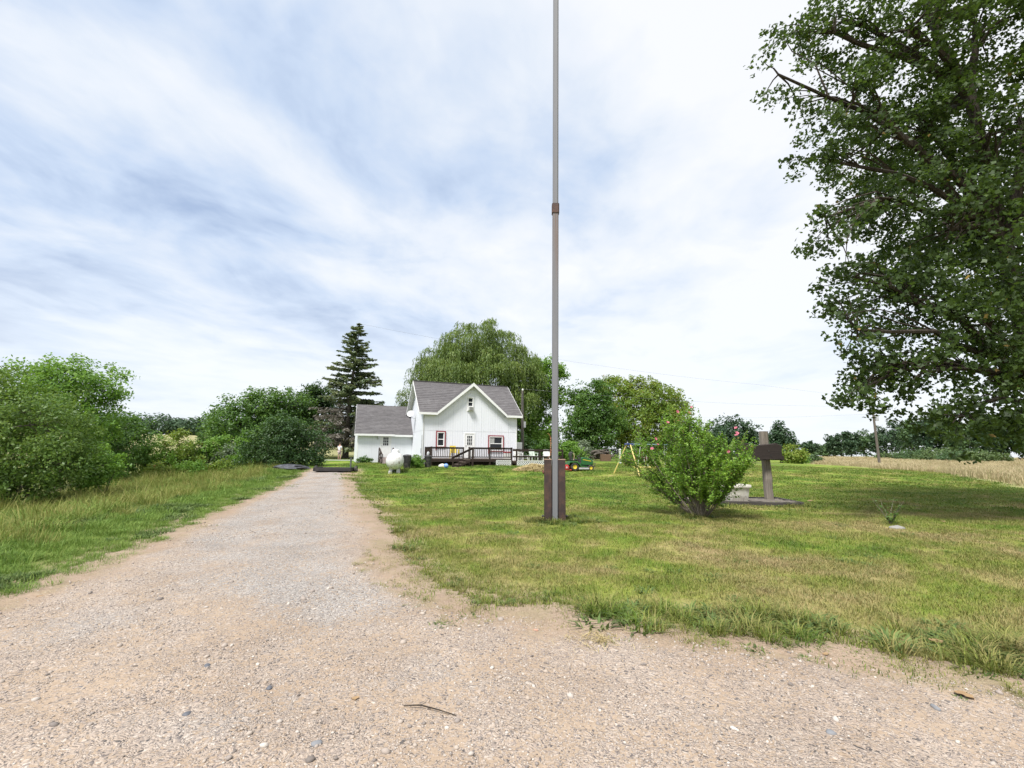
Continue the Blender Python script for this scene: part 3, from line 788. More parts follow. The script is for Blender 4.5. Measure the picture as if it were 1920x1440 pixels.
def build_house():
    h = empty('farmhouse', HOUSE, HR, 'white board farmhouse with grey shingle roof and front gable behind the brown deck', 'house')
    LW, D, EZ, RZ = 8.05, 7.0, 4.42, 7.2
    G0, G1, GA, GZ = 1.35, 6.72, 4.03, 6.72           # front gable: feet, apex
    MB().box(.03, LW - .03, .03, D - .03, -.35, .14).build('foundation', STONE_F, h)
    # wall core: front with gable, back, ends with gables
    m = MB()
    fr = [(0, 0, .14), (LW, 0, .14), (LW, 0, EZ), (G1, 0, EZ), (GA, 0, GZ), (G0, 0, EZ), (0, 0, EZ)]
    m.add(fr, [tuple(range(7))]); m.add([(0, D, .14), (0, D, EZ), (LW, D, EZ), (LW, D, .14)], [(0, 1, 2, 3)])
    for u, o in ((0, 1), (LW, -1)):
        v = [(u, 0, .14), (u, 0, EZ), (u, D / 2, RZ), (u, D, EZ), (u, D, .14)]; m.add(v, [tuple(range(5)) if o > 0 else tuple(reversed(range(5)))])
    m.build('wall', CORE, h)
    # openings
    W1 = (1.14, 1.74, 1.50, 2.66); DR = (3.40, 4.32, .62, 2.66); W2 = (5.58, 6.78, 1.20, 2.40); GW = (3.62, 4.12, 4.47, 5.62)
    ops = [W1, DR, W2, GW]
    def ft(u): return EZ - .02 if u <= G0 or u >= G1 else (EZ - .02 + (GZ - EZ) * (u - G0) / (GA - G0) if u < GA else EZ - .02 + (GZ - EZ) * (G1 - u) / (G1 - GA))
    siding(h, (0, 0, 0), (1, 0, 0), (0, -1, 0), [0, G0, GA, G1, LW], ft, .14, 2.76, ops)
    def gt(u): return EZ + (RZ - EZ) * (1 - abs(u - D / 2) / (D / 2)) - .03
    siding(h, (0, 0, 0), (0, 1, 0), (-1, 0, 0), [0.002, D / 2, D], gt, .14, 2.76, [])
    siding(h, (LW, 0, 0), (0, 1, 0), (1, 0, 0), [0.002, D / 2, D], gt, .14, 2.76, [])
    MB().box(-.03, .06, -.032, -.019, .14, EZ - .02).build('corner_board', WHITE_T, h); MB().box(LW - .06, LW + .03, -.032, -.019, .14, EZ - .02).build('corner_board', WHITE_T, h)
    # roofs
    x0, x1, yo = -.42, LW + .42, -.36; sl = (RZ - EZ) / (D / 2); ez = EZ + sl * yo + .06; rz = RZ + .06
    gs = (GZ - EZ) / (GA - G0); gz = GZ + .08; yv = (gz - rz) / sl + D / 2
    def zz(y): return EZ + sl * y + .06
    m = MB()
    courses(m, [(x0, yo, ez), (G0 - .28, yo, ez), (GA, yv, zz(yv)), (x0, yv, zz(yv))], 15)
    courses(m, [(G1 + .28, yo, ez), (x1, yo, ez), (x1, yv, zz(yv)), (GA, yv, zz(yv))], 15)
    courses(m, [(x0, yv, zz(yv)), (x1, yv, zz(yv)), (x1, D / 2, rz), (x0, D / 2, rz)], 4)
    m.build('roof', ROOF, h)
    yb = D + .12; eb = EZ - sl * .12 + .06
    m = MB(); courses(m, [(x1, yb, eb), (x0, yb, eb), (x0, D / 2, rz), (x1, D / 2, rz)], 19); m.build('roof', ROOF, h)
    m = MB(); f = G0 - .30; fz = gz - gs * (GA - f)
    courses(m, [(f, yv - (gz - fz) / sl, fz), (f, yo, fz), (GA, yo, gz), (GA, yv, gz)], 15); m.build('roof', ROOF, h)
    m = MB(); f = G1 + .30; fz2 = gz - (gz - fz) 
    courses(m, [(f, yo, fz2), (f, yv - (gz - fz2) / sl, fz2), (GA, yv, gz), (GA, yo, gz)], 15); m.build('roof', ROOF, h)
    m = MB(); m.beam((x0, D / 2, rz + .035), (x1, D / 2, rz + .035), .22, .035); m.build('ridge_cap', ROOF, h)
    # white fascia, rake boards and soffits
    fl = G0 - .30; fr_ = G1 + .30; fh = .17
    MB().box(x0, fl, yo - .035, yo - .003, ez - fh, ez + .012).build('fascia', WHITE_T, h)
    MB().box(fr_, x1, yo - .035, yo - .003, ez - fh, ez + .012).build('fascia', WHITE_T, h)
    for sgn, a in ((1, fl), (-1, fr_)):
        za = fz
        m = MB(); t = .20
        m.add([(a, yo - .038, za - t), (GA, yo - .038, gz - t * 1.25), (GA, yo - .038, gz + .03), (a, yo - .038, za + .03), (a, yo - .004, za - t), (GA, yo - .004, gz - t * 1.25), (GA, yo - .004, gz + .03), (a, yo - .004, za + .03)],
              [(0, 1, 2, 3), (4, 7, 6, 5), (0, 4, 5, 1), (3, 2, 6, 7), (0, 3, 7, 4), (1, 5, 6, 2)])
        m.build('rake_board', WHITE_T, h)
        MB().add([(a, yo, za - .04), (GA, yo, gz - .05), (GA, 0, gz - .05), (a, 0, za - .04)], [(0, 1, 2, 3)]).build('soffit', WHITE_T, h)
    MB().box(x0, fl, yo, -.02, ez - fh + .02, ez - fh + .035).build('soffit', WHITE_T, h)
    MB().box(fr_, x1, yo, -.02, ez - fh + .02, ez - fh + .035).build('soffit', WHITE_T, h)
    for u in (x0, x1):
        for s0 in (1, -1):
            ya, ym, ez_ = (yo, D / 2, ez) if s0 > 0 else (yb, D / 2, eb)
            m = MB(); w = .03 if u < 0 else -.03
            m.add([(u - w, ya, ez_ - .16), (u - w, ym, rz - .2), (u - w, ym, rz + .02), (u - w, ya, ez_ + .02), (u - w * .1, ya, ez_ - .16), (u - w * .1, ym, rz - .2), (u - w * .1, ym, rz + .02), (u - w * .1, ya, ez_ + .02)],
                  [(0, 1, 2, 3), (4, 7, 6, 5), (0, 4, 5, 1), (3, 2, 6, 7), (0, 3, 7, 4), (1, 5, 6, 2)])
            m.build('rake_board', WHITE_T, h)
            q = 0.0 if u < 0 else LW
            MB().add([(u, ya, ez_ - .02), (u, ym, rz - .03), (q, ym, rz - .03), (q, ya, ez_ - .02)], [(0, 1, 2, 3)]).build('soffit', WHITE_T, h)
    # small triangle panel below the gable peak
    MB().box(GA - .62, GA + .62, -.034, -.019, 6.02, 6.07).build('trim_board', WHITE_T, h)
    window(h, *W1, -.055, RED_T); window(h, *W2, -.055, RED_T, curtain=.38); window(h, *GW, -.06, None, 3)
    MB().box(GW[0] - .06, GW[1] + .06, -.035, -.0185, GW[3], GW[3] + .09).box(GW[0] - .06, GW[0], -.035, -.0185, GW[2] - .06, GW[3]).box(GW[1], GW[1] + .06, -.035, -.0185, GW[2] - .06, GW[3]).build('casing', WHITE_T, h)
    ac = MB().box(3.66, 4.08, -.34, -.03, 4.50, 4.83).build('air_conditioner', paint('ac_grey', (.62, .62, .60), .5), h, bevel=.012)
    g = MB()
    for k in range(7): g.box(3.70, 4.04, -.352, -.342, 4.535 + k * .038, 4.555 + k * .038)
    g.build('grille', paint('ac_grille', (.25, .25, .25), .6), ac)
    door9(h, *DR, -.012)
    # services on the left corner
    MB().box(-.06, .0, .28, .5, .95, 1.35).build('meter_box', paint('meter_grey', (.33, .34, .35), .5), h, bevel=.01) .location = (-.02, 0, 0)
    MB().tube([(-.05, .2, .1), (-.05, .2, 2.4)], .022, 8).build('conduit', STEEL, h)
    MB().tube([(.02, -.06, .1), (.02, -.06, 4.2)], .012, 6).build('cable', paint('cable_grey', (.3, .3, .3), .6), h)
    # dish on the left end
    sd_ = MB(); Mx = Matrix.Translation((-.45, 3.9, 4.35)) @ Matrix.Rotation(R(62), 4, 'X') @ Matrix.Rotation(R(-25), 4, 'Y')
    sd_.lathe([(.0, 0), (.12, .015), (.24, .055), (.31, .10), (.315, .105), (.24, .075), (.12, .03), (.0, .012)], 20, Mx, False)
    d = sd_.build('satellite_dish', paint('dish_white', (.72, .72, .71), .4), h, True)
    MB().tube([(-.02, 4.3, 4.0), (-.3, 4.1, 4.05), (-.42, 4.0, 4.33)], .02, 8).build('arm', STEEL, d)

    # the wing
    w0, w1, wy, we, wr = -4.72, -.02, 5.2, 2.74, 5.30; wd = 5.4
    MB().box(w0 + .02, w1, wy + .02, wy + wd - .02, -.35, .12).build('foundation', STONE_F, h)
    m = MB(); m.add([(w0, wy, .12), (w1, wy, .12), (w1, wy, we), (w0, wy, we)], [(0, 1, 2, 3)])
    m.add([(w0, wy, .12), (w0, wy, we), (w0, wy + wd / 2, wr), (w0, wy + wd, we), (w0, wy + wd, .12)], [(0, 1, 2, 3, 4)])
    m.add([(w1, wy, .12), (w1, wy, we), (w1, wy + wd / 2, wr), (w1, wy + wd, we), (w1, wy + wd, .12)], [(4, 3, 2, 1, 0)])
    m.add([(w0, wy + wd, .12), (w0, wy + wd, we), (w1, wy + wd, we), (w1, wy + wd, .12)], [(0, 1, 2, 3)])
    m.build('wall', CORE, h)
    DW_ = (-2.83, -1.86, .60, 2.55)
    siding(h, (0, wy, 0), (1, 0, 0), (0, -1, 0), [w0, w1], lambda u: we - .02, .12, None, [DW_])
    siding(h, (w0, wy, 0), (0, 1, 0), (-1, 0, 0), [0.002, wd / 2, wd], lambda u: we + (wr - we) * (1 - abs(u - wd / 2) / (wd / 2)) - .03, .12, None, [])
    door9(h, *DW_, wy - .012)
    MB().box(w0 - .03, w0 + .07, wy - .032, wy - .019, .12, we).build('corner_board', WHITE_T, h)
    s2 = (wr - we) / (wd / 2); yo2 = wy - .34; e2 = we - .34 * s2 + .25; r2 = wr + .08; e2 = r2 - (wy + wd / 2 - yo2) * s2 * .98
    for a, b, lab in ((w0 - .32, -1.62, 0), (-1.62, w1 - .03, 1)):
        dz = -.0 if lab == 0 else -.02
    m = MB(); courses(m, [(w0 - .32, yo2, e2), (w1 - .02, yo2, e2), (w1 - .02, wy + wd / 2, r2), (w0 - .12, wy + wd / 2, r2)], 22); m.build('roof', ROOF, h)
    m = MB(); courses(m, [(w1 - .02, wy + wd + .34, e2), (w0 - .32, wy + wd + .34, e2), (w0 - .12, wy + wd / 2, r2), (w1 - .02, wy + wd / 2, r2)], 22); m.build('roof', ROOF, h)
    MB().box(w0 - .32, -1.62, yo2 - .035, yo2 - .003, e2 - .15, e2 + .012).build('fascia', WHITE_T, h)
    MB().box(-1.61, w1 - .03, yo2 - .022, yo2 - .003, e2 - .19, e2 - .012).build('fascia', WHITE_T, h)
    MB().box(w0 - .32, w1 - .03, yo2, wy - .02, e2 - .13, e2 - .115).build('soffit', WHITE_T, h)
    m = MB(); u = w0 - .2
    m.add([(u - .1, yo2, e2 - .14), (u + .06, wy + wd / 2, r2 - .16), (u + .06, wy + wd / 2, r2 + .02), (u - .1, yo2, e2 + .02), (u - .07, yo2, e2 - .14), (u + .09, wy + wd / 2, r2 - .16), (u + .09, wy + wd / 2, r2 + .02), (u - .07, yo2, e2 + .02)],
          [(0, 1, 2, 3), (4, 7, 6, 5), (0, 4, 5, 1), (3, 2, 6, 7), (0, 3, 7, 4), (1, 5, 6, 2)]); m.build('rake_board', WHITE_T, h)
    lp = MB().box(-3.12, -2.98, wy - .10, wy - .02, 2.12, 2.2).lathe([(.045, 2.2), (.06, 2.24), (.065, 2.42), (.03, 2.5)], 8, Matrix.Translation((-3.05, wy - .11, 0))).build('porch_lamp', paint('lamp_pale', (.5, .52, .50), .4), h)
    return h


def build_deck():
    d = empty('deck', HOUSE + Vector((0, 0, 0)), HR, 'dark brown wooden deck with railing and side stairs along the front of the house', 'deck')
    y0, y1 = -2.62, -.06; FZ = .58
    # floor boards run along the front
    k = 0; y = y0
    while y < y1 - .02:
        MB().box(.14, 6.66, y, min(y + .138, y1), FZ - .03, FZ + (.001 * (k % 3))).build('floor_board', BROWN_B, d); y += .145; k += 1
    gz = -.18
    MB().box(.14, 6.66, y0 - .045, y0 - .005, FZ - .24, FZ - .032).build('rim_joist', BROWN, d)
    MB().box(.10, .139, y0, y1, FZ - .24, FZ - .032).build('rim_joist', BROWN, d)
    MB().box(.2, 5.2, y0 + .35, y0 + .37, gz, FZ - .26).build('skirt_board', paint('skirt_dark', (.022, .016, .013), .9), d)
    m = MB()
    for x in np.arange(.3, 5.2, .17): m.box(x, x + .13, y0 + .325, y0 + .345, gz, FZ - .26)
    tag(m.build('skirt_slats', BROWN, d), kind='stuff')
    post = lambda x, yy, z1_, w=.11, z0_=gz: MB().box(x - w / 2, x + w / 2, yy - w / 2, yy + w / 2, z0_, z1_).build('post', BROWN, d)
    yr = y0 + .02
    for x in (.2, 3.10, 4.80, 6.62): post(x, yr - .09 if x in (3.10,) else yr, 1.46)
    post(1.85, yr, 1.44, .09, FZ); post(2.66, yr, 1.44, .09, FZ); post(.2, -.2, 1.46, .1, FZ); post(.2, -1.4, 1.44, .09, gz)
    def rail(a, b, yy, x=None):
        if x is None:
            MB().box(a, b, yy - .07, yy + .07, 1.40, 1.44).build('rail', BROWN, d); MB().box(a, b, yy - .02, yy + .02, 1.30, 1.395).build('rail', BROWN, d); MB().box(a, b, yy - .02, yy + .02, FZ + .07, FZ + .15).build('rail', BROWN, d)
            n = max(1, int(round((b - a) / .145))); 
            for i in range(n):
                q = a + (i + .5) * (b - a) / n; MB().box(q - .02, q + .02, yy - .019, yy + .019, FZ + .152, 1.298).build('baluster', BROWN, d)
    rail(.26, 1.80, yr); rail(1.9, 2.61, yr); rail(3.16, 4.74, yr); rail(4.86, 6.56, yr)
    MB().box(.15, .25, y0 + .1, -.15, 1.40, 1.44).build('rail', BROWN, d); MB().box(.18, .22, y0 + .1, -.15, FZ + .07, FZ + .15).build('rail', BROWN, d)
    for yy in np.arange(y0 + .25, -.25, .16): MB().box(.18, .22, yy - .02, yy + .02, FZ + .152, 1.398).build('baluster', BROWN, d)
    # stairs descending to the left along the front
    ys0, ys1 = y0 - 1.0, y0 - .06
    n = 4; top = (3.02, FZ - .06); bot = (1.62, gz + .02)
    for yy in (ys0, ys1):
        m = MB(); m.beam((top[0], yy, top[1]), (bot[0], yy, bot[1] + .02), .05, .24); m.build('stringer', BROWN, d)
    for i in range(n):
        t = (i + .6) / n; x = top[0] + (bot[0] - top[0]) * t; z = top[1] + (bot[1] - top[1]) * t + .06
        MB().box(x - .15, x + .13, ys0 - .03, ys1 + .03, z, z + .04).build('tread', BROWN_B, d)
    post(1.60, ys0 - .05, .70, .09); post(3.10, ys0 - .05, 1.40, .11, gz); post(2.05, ys0 - .05, .78, .05)
    MB().beam((3.12, ys0 - .05, 1.42), (1.50, ys0 - .05, .66), .14, .045).build('handrail', BROWN, d)
    MB().beam((3.12, ys0 - .05, 1.33), (1.50, ys0 - .05, .57), .035, .10).build('handrail', BROWN, d)
    # lower side deck with plank rails and white lattice
    f2 = .40
    for k, y in enumerate(np.arange(y0, .4, .145)): MB().box(6.74, 11.2, y, y + .138, f2 - .03, f2 + .001 * (k % 3)).build('floor_board', BROWN_B, d)
    MB().box(6.74, 11.2, y0 - .045, y0 - .006, f2 - .2, f2 - .032).build('rim_joist', BROWN, d)
    for x in (7.06, 9.10, 11.15): post(x, yr, 1.32, .11)
    MB().box(6.7, 11.2, yr - .075, yr - .055, 1.17, 1.31).build('rail', BROWN, d); MB().box(6.7, 11.2, yr - .075, yr - .055, .68, .80).build('rail', BROWN, d); MB().box(6.66, 11.24, yr - .08, yr + .08, 1.322, 1.36).build('rail', BROWN, d)
    MB().box(11.13, 11.19, yr + .06, .3, 1.17, 1.31).build('rail', BROWN, d); MB().box(11.13, 11.19, yr + .06, .3, .68, .80).build('rail', BROWN, d); post(11.15, .3, 1.32, .1)
    for x in (7.9, 9.6, 11.15): post(x, .36, 1.32, .1)
    MB().box(6.74, 11.2, .30, .33, 1.17, 1.31).build('rail', BROWN, d); MB().box(6.74, 11.2, .30, .33, .68, .80).build('rail', BROWN, d)
    for a, b, top_ in ((5.34, 6.5, .42), (7.1, 11.1, .38)):
        m = MB(); z0, z1 = -.16, top_; st = .19; yy = y0 - .075; hgt = z1 - z0
        for sgn in (1, -1):
            q = a - hgt
            while q < b:
                # clip a 45 degree slat to the frame
                if sgn > 0: p = [(q, z0), (q + hgt, z1)]
                else: p = [(q, z1), (q + hgt, z0)]
                (xa, za), (xb, zb_) = p; s = (zb_ - za) / (xb - xa)
                if xa < a: za += (a - xa) * s; xa = a
                if xb > b: zb_ -= (xb - b) * s; xb = b
                if xb - xa > .03: m.beam((xa, yy - .004 * sgn, za), (xb, yy - .004 * sgn, zb_), .006, .05)
                q += st
        lp = tag(m.build('lattice_panel', WHITE_T, d), kind='stuff')
        MB().box(a - .03, b + .03, yy - .02, yy + .012, z1 + .001, z1 + .05).box(a - .045, a - .002, yy - .02, yy + .012, z0, z1).box(b + .002, b + .045, yy - .02, yy + .012, z0, z1).build('lattice_frame', WHITE_T, d)


def hl(u, y, z=0.0):
    """house-frame metres to world"""
    c, s = math.cos(HR), math.sin(HR)
    return Vector((HOUSE.x + u * c - y * s, HOUSE.y + u * s + y * c, HOUSE.z + z))


def build_ramp():
    p = empty('entry_ramp', hl(-2.35, 5.1, 0), HR, 'weathered boarded ramp with brown handrails up to the side wing door', 'ramp')
    for k in range(14):
        t = k / 14; y = -.1 - k * .235; z = .52 - t * .62
        MB().box(-.50, .50, -.113, .113, -.02, .02).build('board', wood('ramp_wood', (.34, .28, .25), (.24, .19, .165), .9), p, loc=(0, y, z), rot=(R(10.6), 0, 0))
    for x in (-.56, .62):
        MB().beam((x, -.1, .46), (x, -3.2, -.16), .05, .18).build('stringer', BROWN, p)
        n = 3.2 if x < 0 else 1.7
        for y in ((-.25, -1.6, -3.1) if x < 0 else (-.25, -1.6)):
            z = .50 - (-y - .1) / 3.3 * .62; MB().box(x - .045, x + .045, y - .045, y + .045, z - .75, z + .85).build('post', BROWN, p)
        MB().beam((x, -.2, 1.38), (x, -n, 1.40 - n / 3.3 * .62), .10, .05).build('handrail', BROWN, p)
        MB().beam((x, -.2, .95), (x, -n, .97 - n / 3.3 * .62), .035, .12).build('rail', BROWN, p)


build_house(); build_deck(); build_ramp()


# ------------------------------------------------------------------ trees and shrubs
def leaf_quads(c, size, nrm, r, aspect=.6, fold=0.0, axis=None, shape='kite'):
    """one small leaf face per centre; returns vertices and faces"""
    n = len(c)
    nrm = nrm / np.maximum(np.linalg.norm(nrm, axis=1, keepdims=True), 1e-6)
    a = r.normal(0, 1, (n, 3)) if axis is None else axis
    a = a - nrm * (a * nrm).sum(1, keepdims=True); a /= np.maximum(np.linalg.norm(a, axis=1, keepdims=True), 1e-6)
    b = np.cross(nrm, a); s = size[:, None]
    if shape == 'kite':
        P = [(-.5, 0, 0), (-.05, .5 * aspect, 0), (.5, 0, 0), (-.05, -.5 * aspect, 0)]
    elif shape == 'blade':
        P = [(-.5, -.5 * aspect, 0), (-.5, .5 * aspect, 0), (.5, .25 * aspect, 0), (.5, -.25 * aspect, 0)]
    else:      # broad lobed leaf
        P = [(-.5, 0, 0), (-.30, .30, .02), (-.08, .55, -.03), (.08, .24, .03), (.5, 0, -.05), (.08, -.24, .03), (-.08, -.55, -.03), (-.30, -.30, .02)]
        P = [(x, y * aspect * 1.25, z) for x, y, z in P]
    v = np.stack([c + a * (s * p[0]) + b * (s * p[1]) + nrm * (s * p[2]) for p in P], 1).reshape(-1, 3)
    k = np.arange(n)[:, None] * len(P)
    f = k + np.arange(len(P))[None]
    return v, f


def rdirs(r, n):
    v = r.normal(0, 1, (n, 3)); return v / np.linalg.norm(v, axis=1, keepdims=True)


def limb_path(p, q, r, n=6, sag=.0, wob=.08):
    p = np.array(p, float); q = np.array(q, float); L = np.linalg.norm(q - p); o = []
    for i in range(n):
        t = i / (n - 1); a = p + (q - p) * t
        a[2] += (math.sin(t * math.pi) * .12 - sag * t * t) * L
        if 0 < i < n - 1: a += r.normal(0, wob * L / n, 3)
        o.append(tuple(a))
    return o


def tree(name, label, cat, group, base, lobes, n_cl, per, leaf, mat, bmat, seed, trunk_r=.18, fork=.35, cl_r=.55, aspect=.62, shape='kite', shell=.5, up=.5, twigs=True, rough_out=.22, crown='crown', trunks=1, lean=0.0, hang=0.0, keep=None):
    """trunk with limbs to every lobe, crown of leaf clusters spread through the lobes. lobes: world (x, y, z, r)"""
    r = np.random.default_rng(seed); base = np.array(base, float); root = empty(name, tuple(base), 0, label, cat, group)
    lb = np.array(lobes, float); ctr = lb[:, :3] - base; rad = lb[:, 3]
    wgt = rad ** 1.75; wgt /= wgt.sum()
    li = r.choice(len(lb), n_cl, p=wgt)
    d = rdirs(r, n_cl); q = shell + (1 - shell) * r.uniform(0, 1, n_cl) ** .7
    q = q * (1 + r.normal(0, rough_out, n_cl)).clip(.3, 1.45)
    cc = ctr[li] + d * (rad[li] * q)[:, None] * np.array([1, 1, .88])
    cc[:, 2] -= hang * np.abs(r.normal(0, 1, n_cl))
    if keep is not None: cc = cc[keep(cc + base)]
    gz = zf(cc[:, 0] + base[0], cc[:, 1] + base[1]) - base[2]
    cc = cc[cc[:, 2] > gz + .1]; n_cl = len(cc)
    # leaves
    ci = np.repeat(np.arange(n_cl), per); n = len(ci)
    cr = cl_r * r.uniform(.6, 1.3, n_cl)
    off = rdirs(r, n) * (r.uniform(0, 1, n) ** .5 * cr[ci])[:, None] * np.array([1, 1, .72])
    lc = cc[ci] + off
    mid = ctr.mean(0)
    out = cc - mid; out /= np.maximum(np.linalg.norm(out, axis=1, keepdims=True), .1)
    nr = rdirs(r, n) * .8 + np.array([0, 0, up]) + out[ci] * .45
    sz = leaf * r.uniform(.6, 1.3, n)
    v, f = leaf_quads(lc, sz, nr, r, aspect, shape=shape)
    npobj(crown, v, f, mat, root)
    # wood
    m = MB(); top = ctr[:, 2].max(); low = max(ctr[:, 2].min(), .4)
    tops = []
    for k in range(trunks):
        ang = r.uniform(0, 6.28); off0 = np.array([math.cos(ang), math.sin(ang), 0]) * (.12 * k + (.15 if trunks > 1 else 0))
        fk = mid * np.array([.55 * (1 + lean), .55 * (1 + lean), 0]) + np.array([0, 0, top * fork]) + off0 * 3
        hi = mid * np.array([.9, .9, 0]) + np.array([0, 0, top * .86]) + off0 * 5
        pth = limb_path(off0 + np.array([0, 0, -.25]), fk, r, 5, 0, .05) + limb_path(fk, hi, r, 5, 0, .05)[1:]
        tr = trunk_r / math.sqrt(trunks)
        m.tube(pth, [tr * 1.45] + [tr * (1 - .9 * i / (len(pth) - 1)) for i in range(1, len(pth))], 9)
        tops.append([np.array(p) for p in pth])
    trunk = m.build('trunk', bmat, root, True)
    m = MB()
    for i in range(len(lb)):
        pts = tops[i % trunks]; j = min(len(pts) - 2, max(2, int(np.argmin([np.linalg.norm(p - ctr[i]) + (0 if p[2] < ctr[i][2] + .3 else 3) for p in pts]))))
        a = pts[j]; w = trunk_r * min(.5, .22 + .1 * rad[i] / max(rad.mean(), .1))
        P = limb_path(a, ctr[i], r, 6, 0, .10); m.tube(P, [w * (1 - .72 * k / 5) for k in range(6)], 6, False)
        if twigs:
            sel = np.argsort(np.linalg.norm(cc - ctr[i], axis=1))[:int(10 + 8 * rad[i] / rad.mean())] if n_cl else []
            for s_ in sel:
                st = np.array(P[r.integers(3, 6)]); m.tube(limb_path(st, cc[s_], r, 4, 0, .12), [w * .26, w * .19, w * .13, w * .05], 4, False)
    m.build('branches', bmat, root, True)
    return root


L_MAPLE = leafmat('leaf_maple_shaded', (.024, .040, .012), (.044, .078, .018), (.095, .150, .032), .36, .55, .004)  # olive leaf greens, darkened further to put the crown's shade into the colour
L_BANK = leafmat('leaf_bank', (0.052, 0.109, 0.023), (0.098, 0.178, 0.032), (0.184, 0.259, 0.057), .38, .55)
L_LIGHT = leafmat('leaf_light', (0.072, 0.167, 0.025), (0.135, 0.263, 0.040), (0.239, 0.375, 0.072), .38, .45)
L_MID = leafmat('leaf_mid', (0.041, 0.097, 0.022), (0.078, 0.164, 0.031), (0.157, 0.258, 0.053), .34, .3)
L_DARK = leafmat('leaf_dark', (0.021, 0.051, 0.016), (0.041, 0.090, 0.025), (0.083, 0.143, 0.036), .28, .3)
L_WILL = leafmat('leaf_willow', (0.061, 0.108, 0.029), (0.126, 0.194, 0.047), (0.258, 0.314, 0.082), .34, .42)
L_YEL = leafmat('leaf_yellowgreen', (0.083, 0.159, 0.021), (0.159, 0.250, 0.036), (0.295, 0.333, 0.068), .38, .22, .01)
L_SILV = leafmat('leaf_silver', (0.099, 0.138, 0.083), (0.176, 0.226, 0.143), (0.286, 0.341, 0.242), .3, .5)
L_FAR = leafmat('leaf_far', (0.025, 0.055, 0.027), (0.045, 0.088, 0.040), (0.075, 0.125, 0.056), .2, .06)
L_FAR2 = leafmat('leaf_far_green', (0.039, 0.085, 0.034), (0.072, 0.130, 0.047), (0.117, 0.189, 0.065), .2, .06)
L_BUSH = leafmat('leaf_hibiscus', (0.076, 0.165, 0.024), (0.147, 0.279, 0.037), (0.302, 0.439, 0.071), .36, .9, .004)
L_NEED = leafmat('needles', (0.066, 0.111, 0.058), (0.143, 0.201, 0.111), (0.314, 0.325, 0.185), .28, .5)
L_DEAD = leafmat('dead_needles', (0.113, 0.099, 0.084), (0.197, 0.175, 0.152), (0.304, 0.273, 0.243), .1, .6)


